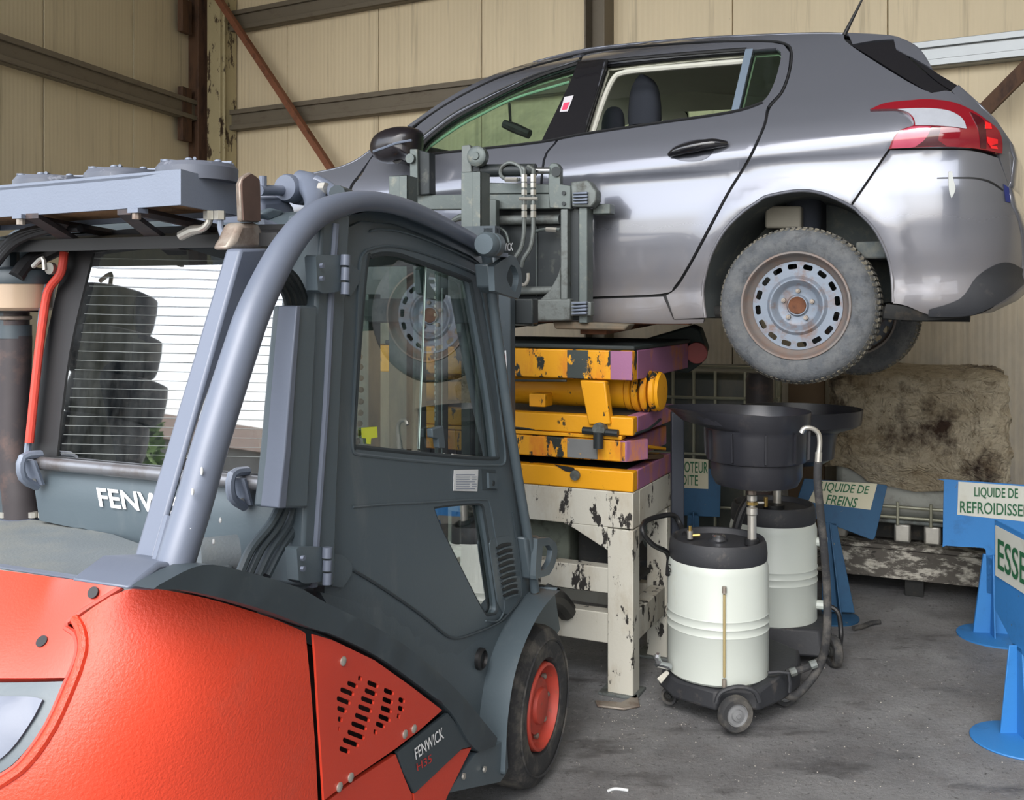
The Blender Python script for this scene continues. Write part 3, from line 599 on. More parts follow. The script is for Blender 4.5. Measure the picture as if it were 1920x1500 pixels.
# door mirror
mp = np.array(CF.onl(741, 268, -.10)); mm = MB()
ol = [(697, 278), (704, 258), (722, 244), (748, 237), (774, 239), (783, 248), (783, 270), (782, 296), (765, 293), (750, 300), (720, 306), (703, 296)]
O3 = [np.array(CF.onl(*p, -.10)) for p in sm(ol, 70, 3)]; c_ = sum(O3)/len(O3); rings = []
for t, s_ in ((-.085, .25), (-.07, .62), (-.045, .86), (-.01, .98), (.03, 1.0), (.06, .96), (.075, .85)): rings.append([c_+(p-c_)*s_+ax*t for p in O3])
nn_ = len(O3); mm.add([p for r in rings for p in r], [(i*nn_+k, i*nn_+(k+1) % nn_, (i+1)*nn_+(k+1) % nn_, (i+1)*nn_+k) for i in range(6) for k in range(nn_)]+[tuple(range(nn_))[::-1], tuple(range(6*nn_, 7*nn_))])
mir = mm.obj('door_mirror', M('mirror_cap', (30, 26, 31), .35, 0, .05, coat=.4), car, ang=60)
MB().tube([CF.onl(*p, -.183) for p in ((700, 284), (720, 277), (745, 268), (772, 263))], .006, 6, 4).obj('mirror_groove', m_plate, mir)
MB().tube([c_+ax*.0+np.array([0, 0, -.06]), CS.at(770, 300)], .03, 10).obj('mirror_foot', m_black, mir)
# aerial
MB().tube([CS.at(1583, 66), np.array(CS.at(1583, 66))+np.array([.08, 0, .16]), np.array(CS.at(1583, 66))+np.array([.2, 0, .36])], [.009, .004, .002], 8).obj('aerial', m_black, car)
# wheels
def ring_surface(C, frame_, l): return Surf([tuple(np.array(C[:2])-frame_.e1*-.5+frame_.e2*l), tuple(np.array(C[:2])-frame_.e1*.5+frame_.e2*l)])
def car_wheel(C, sgn):
    C = np.array(C, float); a = ax*sgn; R = .316
    tp = [(.218, .006), (.232, -.002), (.262, -.007), (.285, -.003), (.302, .010), (.311, .026), (R, .045), (R, .16), (.311, .178), (.285, .208), (.235, .21), (.21, .2), (.205, .1)]
    wh = MB().lathe(C, a, tp, 72, True).obj('wheel', m_tyre, car)
    tr = MB(); N = 84
    for k in range(N):
        t0 = 2*math.pi*k/N; t1 = t0+2*math.pi/N*.62
        for (h0, h1, r0, sh) in ((.020, .045, .313, .3), (.055, .095, .3165, .0), (.108, .148, .3165, .3), (.158, .182, .313, .0)):
            vs = []
            for r in (r0-.004, r0+.006):
                for t, h_ in ((t0, h0), (t1, h0), (t1+sh*.05, h1), (t0+sh*.05, h1)):
                    r_ = r-(.010 if h_ < .03 or h_ > .175 else 0); vs.append(C+a*h_+r_*(np.array([*CF.e1, 0])*math.cos(t)+np.array([0, 0, 1])*math.sin(t)))
            tr.add(vs, [(0, 1, 2, 3), (7, 6, 5, 4), (0, 4, 5, 1), (1, 5, 6, 2), (2, 6, 7, 3), (3, 7, 4, 0)])
    tr.obj('tread', m_tread, wh)
    rim = MB().lathe(C, a, [(.221, .004), (.219, -.004), (.212, -.004), (.207, .004), (.205, .02), (.196, .035), (.186, .045), (.180, .052), (.180, .06), (.2, .06), (.205, .1), (.21, .2), (.2, .2)], 64).obj('rim', m_rimdust, wh)
    sf = Surf([tuple(C[:2]+CF.e1*.4*sgn+(a*.046)[:2]), tuple(C[:2]-CF.e1*.4*sgn+(a*.046)[:2])])
    def circ(r, n_): return [(.4+r*math.cos(2*math.pi*k/n_), C[2]+r*math.sin(2*math.pi*k/n_)) for k in range(n_)]
    def slot(t):
        q = []
        for x, y in ((-.019, -.006), (-.014, -.0105), (.014, -.0105), (.019, -.006), (.019, .006), (.014, .0105), (-.014, .0105), (-.019, .006)):
            r = .160+y; q.append((.4+r*math.cos(t)-x*math.sin(t), C[2]+r*math.sin(t)+x*math.cos(t)))
        return q
    panel('wheel_disc', sf, circ(.181, 64), m_steelrim, wh, [slot(2*math.pi*(k+.3)/16) for k in range(16)]+[circ(.120, 48)], .004, .03, smo=False, raw=True)
    MB().lathe(C+a*.046, a, [(.122, 0), (.117, -.004), (.110, -.010), (.104, -.010), (.094, -.002), (.084, .012), (.078, .016), (.046, .016), (.042, .012), (.040, .004), (.036, .004)], 48).obj('wheel_centre', m_steelrim, wh)
    MB().lathe(C+a*.046, a, [(.037, .006), (.034, .001), (.028, .004), (.012, .008), (0, .008)], 24).obj('hub_bore', m_rust, wh)
    bl = MB()
    for k in range(5):
        t = 2*math.pi*k/5+.35; p = C+a*.06+.060*(np.array([*CF.e1, 0])*math.cos(t)+np.array([0, 0, 1])*math.sin(t)); bl = MB().lathe(p, -a, [(0, .016), (.005, .016), (.0055, .012), (.009, .012), (.0105, 0)], 8).obj('wheel_bolt', m_scorch, wh)
    MB().lathe(C+a*.09, a, [(.0, 0), (.11, 0), (.11, .02), (.05, .09), (0, .09)], 24).obj('brake_drum', m_rust, wh)
    return wh
car_wheel((*CF.o, ZW), 1); fw = CF.P(-.02, 1.66, ZW-.06)
car_wheel(fw, -1)
car_wheel(CF.P(2.62, .02, ZW+.0), 1); car_wheel(CF.P(2.62, 1.68, ZW), -1)
# ------------------------------------------------------------------ the forklift truck
W0 = (.125, 3.54); FL = frame(W0, 23, 'heading'); RW = .273
truck = thing('forklift', (*FL.P(-.9, .5, 0)[:2], 0), 'orange and grey diesel forklift truck with closed cab in the foreground, carrying the car', 'forklift')
TZ = truck
e1, e2, e3 = np.array([*FL.e1, 0]), np.array([*FL.e2, 0]), np.array([0, 0, 1.])
# plan path of the body: from the front along the near side, round the rear corner, across the back
tp = [(.9, 0), (.3, 0), (-.6, 0), (-1.2, 0), (-1.45, .003), (-1.64, .025), (-1.80, .075), (-1.93, .16), (-2.02, .29), (-2.06, .46), (-2.07, .8), (-2.07, 1.2)]
tpl = catmull(tp, 8); tps = np.r_[0, np.cumsum([np.hypot(*(b-a)) for a, b in zip(tpl, tpl[1:])])]; tpa = [p[0] for p in tpl]; tplz = [p[1] for p in tpl]
def toff(s, z):
    l = np.interp(s, tps, tplz); k = min(1, max(0, l/.30)); k = k*k*(3-2*k)
    o = -.245*k*(max(0, z-.78)/.34)**2-.10*k*max(0, .62-z)**2-.045*(1-k)*(max(0, z-.85)/.27)**2
    return max(o, -.5)
TS = Surf([tuple(FL.o+FL.e1*p[0]+FL.e2*p[1]) for p in tpl], toff, flip=True)
def plane(l, lean=0, z0=1.0, a0=-2.6, a1=1.0):
    return Surf([tuple(FL.o+FL.e1*a1+FL.e2*l), tuple(FL.o+FL.e1*a0+FL.e2*l)], (lambda s, z: -max(0, z-z0)*lean) if lean else None, flip=True)
def rplane(a, l0=-.4, l1=1.8): return Surf([tuple(FL.o+FL.e1*a+FL.e2*l0), tuple(FL.o+FL.e1*a+FL.e2*l1)], None, flip=True)
def T(m, name, mat, parent=None, bev=0, **k): return m.obj(name, mat, parent or truck, bev, **k)
# red casting at the rear
cw = panel('counterweight', TS, [(235, 1104), (352, 1112), (480, 1147), (560, 1178), (574, 1188), (583, 1280), (592, 1400), (597, 1500), (600, 1560), (-60, 1560), (-60, 1490), (0, 1457), (40, 1427), (85, 1362), (123, 1292), (141, 1242), (147, 1212), (142, 1190), (131, 1168)], m_red, truck, [], .03, .04, gap=.002)
rb = panel('rear_bonnet', TS, [(-60, 1060), (0, 1066), (120, 1082), (227, 1098), (124, 1166), (137, 1188), (143, 1214), (137, 1243), (124, 1273), (60, 1274), (-60, 1274)], m_redp, truck, [], .03, .04, gap=.002)
rg = panel('rear_recess', TS, [(-60, 1278), (60, 1277), (120, 1276), (100, 1322), (68, 1378), (30, 1425), (0, 1448), (-60, 1480)], m_grey, truck, [], .02, .04, up=-.006)
panel('recess_inset', TS, [(-60, 1306), (50, 1306), (80, 1312), (60, 1350), (25, 1400), (-10, 1430), (-60, 1450)], m_post, rg, [], .008, .04, up=.001, bulge=.008)
for x, y in ((176, 1112), (79, 1204)): T(MB().disc(TS.at(x, y, -.002), TS.N(*TS.solve(x, y)), .0115, .004, 18), 'bolt_hole', m_black, rb)
MB().tube([TS.at(x, y, -.001) for x, y in ((229, 1101), (127, 1167), (140, 1189), (146, 1213), (140, 1243), (124, 1280), (88, 1360), (40, 1427), (0, 1457), (-60, 1490))], .006, 6, 3).obj('panel_joint', m_hubred, truck)
MB().tube([TS.at(x, y, -.002) for x, y in ((140, 1160), (152, 1182), (157, 1212), (150, 1245), (135, 1285), (98, 1365), (52, 1430), (8, 1464), (-40, 1490))], .010, 8, 3).obj('casting_ridge', m_red, truck)
# vented side panel with its slots cut through
cols = [(325, 850, 62), (295, 890, 82), (275, 940, 82), (265, 990, 56), (255, 1045, 28), (440, 848, 65), (428, 893, 72), (410, 938, 78), (395, 985, 82), (380, 1035, 87), (362, 1082, 92), (345, 1132, 102), (315, 1175, 95), (280, 1218, 60), (530, 890, 60), (523, 940, 62), (515, 990, 66), (505, 1038, 70), (482, 1077, 54), (453, 1116, 20), (602, 938, 38), (598, 985, 36), (584, 1028, 18), (367, 815, 22), (248, 1098, 9)]
hs_ = []
for x, y, w_ in cols:
    cx, cy, hw, hh = 550+x/3, 1000+y/3, w_/6, 4.6 if w_ > 10 else 4; c_, s_ = math.cos(math.radians(21)), math.sin(math.radians(21)); t_ = min(2.2, hw*.4)
    hs_.append([(cx+u*c_-v*.15, cy+u*s_+v) for u, v in ((-hw, -hh+t_), (-hw+t_, -hh), (hw-t_, -hh), (hw, -hh+t_), (hw, hh-t_), (hw-t_, hh), (-hw+t_, hh), (-hw, hh-t_))])
vp = panel('vented_panel', TS, [(584, 1188), (620, 1198), (700, 1236), (770, 1286), (827, 1331), (782, 1372), (740, 1404), (660, 1459), (604, 1502), (600, 1440), (593, 1330), (588, 1240)], m_redp, truck, hs_, .006, .04, up=.004, gap=.002, smo=False)
panel('duct', TS, [(600, 1210), (700, 1245), (800, 1325), (730, 1395), (620, 1470)], m_sooty, truck, [], .01, .08, up=-.045, smo=False)
for x, y in ((640, 1239), (756, 1376), (773, 1366), (654, 1457), (633, 1475)): T(MB().lathe(TS.at(x, y, .004), TS.N(*TS.solve(x, y)), [(.011, 0), (.011, .003), (.006, .006), (0, .006)], 14), 'bolt', m_zinc, vp)
panel('lower_panel', TS, [(600, 1512), (660, 1466), (742, 1413), (760, 1460), (773, 1490), (776, 1560), (600, 1560)], m_redp, truck, [], .012, .04, gap=.002, smo=False)
panel('lower_panel', TS, [(776, 1489), (830, 1436), (863, 1406), (884, 1402), (862, 1446), (840, 1490), (812, 1560), (778, 1560)], m_redp, truck, [], .012, .04, smo=False)
panel('lower_backing', TS, [(570, 1185), (840, 1325), (900, 1400), (860, 1500), (800, 1560), (560, 1560)], m_black, truck, [], .01, .08, up=-.055, smo=False)
bd = panel('badge_plate', TS, [(744, 1410), (826, 1346), (838, 1337), (886, 1398), (864, 1404), (826, 1440), (776, 1487), (757, 1450)], m_greyd, truck, [], .01, .04, up=.003, smo=False)
text('lettering', 'FENWICK', [TS.at(776, 1424, .005), TS.at(829, 1383, .005), TS.at(826, 1362, .005), TS.at(773, 1403, .005)], m_wtxt, bd, bold=.012)
text('lettering', 'H35', [TS.at(779, 1445, .005), TS.at(806, 1428, .005), TS.at(805, 1413, .005), TS.at(777, 1431, .005)], m_rtxt, bd)
# sweeping grey band between casting and door
band = [(300, 1090), (372, 1058), (450, 1070), (550, 1100), (606, 1130), (700, 1176), (770, 1222), (850, 1292), (900, 1350), (927, 1383), (924, 1398), (893, 1409), (872, 1388), (838, 1333), (775, 1281), (700, 1229), (620, 1190), (575, 1176), (480, 1140), (352, 1108), (280, 1103)]
bs = plane(.0); panel('side_band', bs, band, m_greyd, truck, [], .05, .05, up=.010, bulge=.012)
# side sheet behind the door bottom, cap, front mudguard
ss = plane(.085); sh = panel('side_sheet', ss, [(600, 1110), (900, 1190), (1040, 1110), (1050, 1180), (1000, 1260), (962, 1360), (940, 1440), (880, 1420), (760, 1290), (640, 1180)], m_grey, truck, [], .01, .06, smo=False)
T(MB().lathe(ss.at(898, 1235, .0), -e2, [(.034, 0), (.034, .012), (.028, .018), (.026, .008), (0, .008)], 24), 'filler_cap', m_black, sh)
panel('step_panel', plane(.004), [(893, 1412), (926, 1400), (950, 1385), (953, 1440), (948, 1452), (938, 1466), (838, 1487), (868, 1446)], m_grey, truck, [], .05, .05, smo=False)
for x, y in ((868, 1455), (907, 1442)): T(MB().disc(plane(.0).at(x, y), -e2, .009, .006, 8), 'bolt', m_zinc, truck)
WC = np.array([*FL.P(0, 0, RW)[:2], RW])
gm = MB(); O = []; I = []
mgo = [(1052, 1106), (1035, 1120), (1012, 1150), (990, 1192), (972, 1240), (960, 1290), (952, 1350), (949, 1400), (947, 1452)]
mgi = [(1030, 1100), (1008, 1125), (988, 1160), (965, 1205), (946, 1252), (934, 1300), (927, 1350), (923, 1400), (922, 1462)]
# mudguard: rolled strip, outer flange at l=-.01, inner edge at l=.09, continuing over the tyre inwards
mo = [np.array(FL.onl(*p, -.012)) for p in catmull(mgo, 4)]; mi = [np.array(FL.onl(*p, .085)) for p in catmull(mgi, 4)]; n = len(mo)
ov = [p+e2*.30 for p in mo]
gm.add(mi+mo+ov+[p+e1*.012-e3*.0 for p in mo], [(i, i+1, n+i+1, n+i) for i in range(n-1)]+[(n+i, n+i+1, 2*n+i+1, 2*n+i) for i in range(n-1)])
g_ = gm.obj('mudguard', m_grey, truck); so = g_.modifiers.new('s', 'SOLIDIFY'); so.thickness = .014; so.offset = 1
# far front fender top seen past the cab
T(MB().tube([FL.onl(1012, 1118, .25), FL.onl(1040, 1120, .25), FL.onl(1062, 1145, .25)], .045, 10, 4), 'mudguard', m_black, truck)
# front wheel
def truck_wheel(C, sg):
    a = e2*sg; t_ = MB().lathe(C, a, [(.152, .030), (.165, .012), (.20, .006), (.235, .010), (.262, .026), (RW-.001, .05), (RW, .09), (RW, .20), (.262, .24), (.2, .25), (.15, .22)], 64, True).obj('wheel', m_rubber, truck)
    r_ = MB().lathe(C, a, [(.150, .030), (.146, .012), (.138, .010), (.134, .022), (.128, .045), (.116, .052), (.098, .05), (.094, .036), (.062, .032), (.058, .020), (.05, .018), (0, .018)], 48).obj('rim', m_hubred, t_)
    MB().lathe(C, a, [(.232, .008), (.228, .003), (.222, .007)], 64).obj('bead', m_rubber, t_)
    for k in range(8):
        q = 2*math.pi*k/8; p = C+a*.05+.107*(e1*math.cos(q)+e3*math.sin(q)); MB().lathe(p, -a, [(.011, 0), (.011, .012), (.005, .016), (0, .016)], 6).obj('wheel_nut', m_scorch, r_)
truck_wheel(WC, 1)
truck_wheel(WC+e2*1.10, -1)
for p_ in ((-1.45, .10, 1), (-1.45, .98, -1)): truck_wheel(WC+e1*p_[0]+e2*p_[1], p_[2])
# chassis and deck
ch = MB().box(FL, (-1.75, .2), (.28, .85), (.15, .62)); T(ch, 'chassis', m_black, None, .02)
dk = [FL.onz(-40, 962, 1.12), FL.onz(78, 975, 1.12), FL.onz(215, 1000, 1.12), FL.onz(300, 1030, 1.12), FL.onz(440, 1058, 1.12), FL.onz(400, 1078, 1.12), FL.onz(330, 1094, 1.12), FL.onz(270, 1100, 1.12), FL.onz(228, 1099, 1.12), FL.onz(0, 1067, 1.12), FL.onz(-60, 1060, 1.12)]
dk = T(MB().ext(dk, (0, 0, -.03)), 'engine_cover', m_deck, None, .008)
T(MB().ext([FL.onz(0, 1060, 1.12), FL.onz(228, 1094, 1.12), FL.onz(228, 1099, 1.12), FL.onz(0, 1066, 1.12)], (0, 0, .004)), 'edge_strip', m_plate)
MB().tube([FL.onz(372, 1048, 1.13), FL.onz(445, 1040, 1.13)], .045, 16).obj('deck_pod', m_deck, truck)
T(MB().box(FL, (-1.62, -1.36), (.2, 1.3), (.62, 1.085)), 'engine_housing', m_black, None, .01)
# cab rear: lower panel, window
RA = -1.38; rp = rplane(RA); rp.off = lambda a, z: -max(0, z-1.25)*.15
lp = panel('rear_panel', rp, [(58, 872), (540, 918), (550, 930), (560, 1110), (520, 1090), (450, 1066), (380, 1050), (300, 1034), (215, 1006), (74, 976)], m_grey, truck, [], .04, .06, up=0, bulge=.012)
text('lettering', 'FENWICK', [rp.at(196, 948, .014), rp.at(402, 970, .014), rp.at(396, 932, .014), rp.at(189, 912, .014)], m_wtxt, lp, bold=.02)
rwf = panel('rear_window_frame', rp, [(140, 440), (300, 425), (545, 420), (552, 560), (545, 912), (300, 893), (56, 868), (75, 700), (108, 540)], m_black, truck, [[(174, 474), (280, 462), (536, 452), (534, 892), (300, 874), (106, 856), (130, 660)]], .03, .06)
rwg = panel('rear_window', rp, [(168, 468), (280, 457), (540, 448), (540, 897), (300, 879), (100, 860), (125, 660)], g_cabr, truck, [], .005, .2, up=-.004, smo=False)
m_wire = M('heater_wire', (120, 126, 124), .6)
hw = MB()
for k in range(22):
    y0 = 492+k*17.4; hw.tube([rp.at(178-k*3, y0-8, .003), rp.at(536, y0, .003)], .0006, 4, cap=False)
hw.obj('heater_wires', m_wire, rwg)['kind'] = 'stuff'
T(MB().tube([rp.at(60, 862, .03), rp.at(532, 905, .03)], .017, 12), 'rear_rail', M('worn_rail', (124, 126, 130), .35, .6, .2, 9, dirt=((88, 78, 70), .5, .8, 10)))
for x, y in ((88, 872), (474, 905)):
    c_ = np.array(rp.at(x, y, .02)); cl = MB().tube([c_+e3*.03+e1*.0, c_+e3*.03-e1*.055, c_-e3*.02-e1*.055, c_-e3*.05-e1*.01], .011, 8, 3); cl.ext([c_+e2*.022+e3*.02-e1*.04, c_-e2*.022+e3*.02-e1*.04, c_-e2*.020-e3*.045-e1*.012, c_+e2*.020-e3*.045-e1*.012], e1*.008)
    o = T(cl, 'rail_clamp', m_plate); T(MB().disc(c_-e3*.035-e1*.02, -e1, .008, .008, 6), 'bolt', m_zinc, o)
bm_ = T(MB().tube([rp.at(137, 474, .03), rp.at(131, 512, .03), rp.at(108, 545, .03), rp.at(98, 600, .03), rp.at(88, 680, .03), rp.at(73, 828, .03)], .011, 10, 4), 'red_grab_bar', M('grab_bar_red', (196, 60, 44), .45, dirt=((140, 54, 44), .55, .8, 9)))
T(MB().disc(rp.at(116, 504, .03), -e1, .016, .012, 12), 'bar_bolt', m_zinc, bm_)
T(MB().tube([rp.at(96, 520, .02), rp.at(80, 700, .02), rp.at(62, 855, .02)], .009, 8), 'side_strut', m_plate)
# far side rear pillar and guard hoses, top left
T(MB().tube([FL.ona(-20, 560, -1.3), FL.ona(20, 480, -1.25), FL.ona(80, 440, -1.2), FL.ona(170, 425, -1.1)], .045, 14, 5), 'guard_tube', m_greyd)
for d in (0, 14, 26): T(MB().tube([FL.ona(-10, 500-d*.6, -1.42), FL.ona(30, 455-d*.5, -1.42), FL.ona(90, 432-d*.2, -1.42), FL.ona(150, 428, -1.42)], .010, 8, 5), 'hose', m_black)
T(MB().tube([FL.ona(30, 520, -1.40), FL.ona(55, 490, -1.36), FL.ona(90, 475, -1.32), FL.ona(140, 450, -1.30)], .020, 10, 5), 'hose', m_black)
T(MB().tube([FL.ona(62, 500, -1.41), FL.ona(80, 484, -1.41), FL.ona(84, 506, -1.41)], .006, 8, 3), 'cable_clip', m_zinc)
# corner post, cable duct, cables
cp = MB(); 
def strip(m, pts, wd, dp, l, bevel=0):
    """upright box strip following pixel centre line pts on plane l, px half widths wd, depth dp"""
    L_ = [np.array(FL.onl(x-w_, y, l)) for (x, y), w_ in zip(pts, wd)]; R_ = [np.array(FL.onl(x+w_, y, l)) for (x, y), w_ in zip(pts, wd)]
    n = len(pts); V = L_+R_+[p+e2*dp for p in L_]+[p+e2*dp for p in R_]
    return m.add(V, [(i, i+1, n+i+1, n+i) for i in range(n-1)]+[(2*n+i, 3*n+i, 3*n+i+1, 2*n+i+1) for i in range(n-1)]+[(i, 2*n+i, 2*n+i+1, i+1) for i in range(n-1)]+[(n+i, n+i+1, 3*n+i+1, 3*n+i) for i in range(n-1)]+[(0, n, 3*n, 2*n), (n-1, 3*n-1, 4*n-1, 2*n-1)])
T(strip(cp, [(632, 400), (622, 560), (612, 760), (603, 940), (597, 1100)], [26, 27, 28, 30, 31], .10, .055), 'corner_post', m_grey, None, .008)
T(MB().tube([FL.onl(x, y, .058) for x, y in ((627, 420), (618, 560), (608, 760), (594, 960), (586, 1100))], .012, 10, 3), 'post_edge', m_post)
T(strip(MB(), [(575, 573), (566, 700), (556, 850), (548, 953)], [21, 24, 27, 30], .06, .045), 'cable_duct', m_grey, None, .006)
T(strip(MB(), [(561, 573), (551, 700), (540, 850), (530, 953)], [4, 5, 6, 7], .05, .038), 'duct_lip', m_post, None, .003)
for i, (dx, dr) in enumerate(((-20, 0), (-8, 1), (5, 2), (17, 3))):
    T(MB().tube([FL.onl(560+dx*.9, 585, .09), FL.onl(553+dx*.9, 552, .09), FL.onl(538+dx, 528-dr*2, .09), FL.onl(514+dx, 500, .11)], .009, 8, 4), 'cable', m_mastd)
    T(MB().tube([FL.onl(545+dx, 948, .09), FL.onl(532+dx*1.3, 985, .09), FL.onl(500+dx*1.5, 1030, .09), FL.onl(476+dx*1.4, 1080, .09)], .0105, 8, 4), 'cable', m_greyd)
# pillars: box pillar with the exhaust outlet and the round main guard tube
YR = [466, 547, 650, 750, 850, 950, 1050, 1098]
Rr = [np.array(FL.onl(x, y, .14)) for x, y in zip([453-.283*(y-466) for y in YR], YR)]
Ss = [np.array(FL.onl(x, y, .14)) for x, y in zip((505, 468, 424, 387, 354, 326, 300, 286), YR)]
Ll = [np.array(FL.ona(x, y, FL.loc(r)[0])) for x, y, r in zip([423-.300*(y-466) for y in YR], YR, Rr)]; Tt = [l_+s_-r_ for l_, s_, r_ in zip(Ll, Ss, Rr)]
bp = MB().add(Rr+Ss+Tt+Ll, [(j*8+i, j*8+i+1, ((j+1) % 4)*8+i+1, ((j+1) % 4)*8+i) for j in range(4) for i in range(7)]+[(0, 8, 16, 24), (7, 31, 23, 15)])
bp = T(bp, 'box_pillar', m_post, None, .012)
ex = MB(); E_ = [(452, 415), (449, 345), (455, 331), (469, 322), (482, 331), (487, 345), (488, 417)]
ro = [np.array(FL.onl(*p, .17)) for p in E_]; lo = [np.array(FL.onl(x, y, .17)) for x, y in ((428, 466), (430, 456), (440, 452), (468, 450), (496, 452), (506, 456), (508, 466))]
rb_ = [p+e2*.05+e1*.05 for p in ro]; lb = [p+e2*.08 for p in lo]; m7 = 7
mid = [a_*.5+b_*.5 for a_, b_ in zip(ro, lo)]
ex2 = MB().tube([FL.onl(470, 470, .22), FL.onl(470, 420, .22), FL.onl(472, 375, .21)], [.05, .035, .028], 16, 4, cap=False)
ot = MB().ext(ro, e2*.02+e1*.01); ot = T(ot, 'exhaust_outlet', m_scorch, None, .005)
cc = sum(ro)/7; panel('outlet_mouth', plane(.17), [(454.5, 413), (451.5, 346), (457, 334), (469, 326), (480.5, 334), (485, 346), (486, 415)], M('soot_brown', (84, 66, 58), .9, 0, .35, 14), ot, [], .004, .05, up=.004)
T(MB().ext([FL.onl(*p, .17) for p in ((452, 417), (488, 417), (498, 445), (508, 468), (426, 468), (440, 446))], e2*.05), 'exhaust_neck', m_scorch, ot, .012)
MT = [(325, 1086), (331, 1050), (362, 950), (390, 850), (421, 750), (453, 650), (472, 594), (500, 531), (534, 469), (575, 418), (618, 391), (681, 377), (744, 385), (806, 409), (884, 450), (908, 466)]
LT = [.06]*16; gt = MB().tube([FL.onl(*p, l) for p, l in zip(MT, LT)], [.036]*7+[.035, .034, .032, .030, .026, .025, .024, .022, .018], 20, 4)
gt = T(gt, 'guard_tube', m_post)
T(MB().tube([FL.onl(x, y, .06) for x, y in ((908, 466), (916, 500), (931, 620), (950, 760), (972, 900), (990, 1010), (1003, 1108))], .017, 12, 4), 'front_pillar', m_grey)
ft = MB().ext([FL.onl(*p, .045) for p in ((240, 1104), (262, 1085), (300, 1055), (368, 1052), (374, 1062), (352, 1082), (320, 1100), (290, 1108))], e2*.14); T(ft, 'pillar_foot', m_post, gt, .014)
T(MB().tube([FL.onl(*p, .10) for p in ((283, 1096), (304, 1020), (318, 968))], .012, 8), 'weld_rib', m_post, gt)
for x, y in ((399, 690), (343, 868)): T(MB().ball(FL.onl(x, y, .16), .014, .014, .014, 8), 'pillar_bolt', m_zinc, gt)
# chipped spots on the tube
ch_ = MB()
for x, y, h in ((395, 790, 12), (382, 832, 14), (366, 880, 20), (349, 918, 17), (345, 986, 5), (388, 975, 14), (375, 1015, 14)):
    c_ = np.array(FL.onl(x, y, .06))-e2*.030+(e1*-.012 if x < 372 else e1*.008); ch_.ball(c_+e2*.004, .003, .004, h/1900*2.0*.4, 6)
T(ch_, 'paint_chips', m_stick, gt)['kind'] = 'stuff'
# guard top fittings
T(MB().tube([FL.onl(486, 357, .35), FL.onl(532, 357, .35)], .014, 12), 'cross_bar', m_post)
hub_ = T(MB().lathe(FL.onl(546, 354, .34), e1, [(0, -.03), (.034, -.03), (.038, -.02), (.038, .012), (.034, .016), (.034, .022), (.040, .028), (.040, .06), (.03, .07), (0, .07)], 24), 'pivot_boss', m_post)
T(MB().tube([FL.onl(562, 345, .33), FL.onl(585, 352, .28), FL.onl(592, 385, .2), FL.onl(580, 420, .12)], [.038, .036, .028, .03], 14, 4), 'pivot_arm', m_post, hub_)
T(MB().tube([FL.onl(592, 342, .26), FL.onl(615, 352, .22), FL.onl(632, 366, .16)], [.022, .018, .02], 12, 3), 'pivot_lug', m_post, hub_)
T(MB().disc(FL.onl(600, 354, .22), -e2, .017, .02, 6), 'pivot_nut', m_zinc, hub_)
T(MB().disc(FL.onl(493, 352, .35), e3, .010, .03, 10), 'bolt', m_post)
T(MB().ext([FL.onl(*p, .35) for p in ((490, 370), (540, 366), (560, 395), (548, 430), (500, 470), (486, 440))], e2*.3), 'guard_plate', m_post, None, .02)
T(MB().tube([FL.onl(490, 425, .26), FL.onl(515, 430, .24), FL.onl(534, 450, .2)], [.02, .016, .014], 10, 3), 'guard_hook', m_post)
T(MB().ext([FL.onl(*p, .33) for p in ((492, 400), (512, 390), (536, 396), (524, 408), (506, 414))], e2*.05), 'guard_clip', m_grey, None, .006)
T(MB().tube([FL.onl(632, 362, .1), FL.onl(655, 367, .4), FL.onl(640, 372, .9)], .02, 10), 'cross_tube', m_greyd)
# cab roof
RT = [(620, 420), (681, 392), (744, 400), (806, 425), (884, 462), (905, 480)]
A_ = [np.array(FL.onl(*p, .10)) for p in RT]; n = len(A_); V = A_+[p+e2*.95 for p in A_]+[p-e3*.03 for p in A_]+[p+e2*.95-e3*.03 for p in A_]
T(MB().add(V, [(i, i+1, n+i+1, n+i) for i in range(n-1)]+[(2*n+i, 3*n+i, 3*n+i+1, 2*n+i+1) for i in range(n-1)]), 'cab_roof', m_grey)
rt2 = [np.array(FL.P(-1.36, .2, 1.86)), np.array(FL.P(-1.0, .2, 1.93))]
T(MB().ext([FL.P(-1.40, .12, 1.82), FL.P(-1.40, 1.02, 1.82), FL.P(-.85, 1.02, 1.90), FL.P(-.85, .12, 1.90)], (0, 0, .03)), 'cab_roof', m_black)
# ---------------- door
ds = plane(.09, .03, 1.0)
dout = [(652, 404), (700, 396), (745, 399), (800, 418), (860, 450), (903, 478), (913, 500), (925, 570), (942, 680), (958, 790), (974, 900), (987, 1000), (997, 1108), (985, 1135), (930, 1185), (870, 1235), (846, 1252), (820, 1245), (760, 1203), (700, 1167), (640, 1138), (608, 1126), (610, 1050), (616, 900), (625, 700), (636, 540), (648, 430)]
win = [(683, 492), (690, 481), (712, 476), (742, 478), (775, 489), (830, 508), (872, 524), (880, 535), (890, 590), (908, 690), (922, 780), (930, 855), (924, 860), (870, 858), (800, 852), (720, 844), (662, 838), (658, 832), (662, 760), (670, 640)]
lw = [(808, 951), (850, 946), (893, 944), (902, 950), (912, 1010), (922, 1080), (929, 1135), (925, 1150), (908, 1153), (893, 1130), (858, 1062), (820, 985)]
dr = panel('door', ds, dout, m_grey, truck, [win, lw], .03, .05, up=.0, bulge=.010)
m_seal = M('door_seal', (46, 54, 58), .6)
def dtube(name, pts, r, mat, par, up=.014, close=True):
    q = [ds.at(*p, up) for p in (sm(pts) if close else catmull(pts, 4))]; 
    if close: q = q+[q[0]]
    return MB().tube(q, r, 6).obj(name, mat, par)
dtube('window_seal', win, .007, m_seal, dr, .006); dtube('window_seal', lw, .005, m_seal, dr, .006)
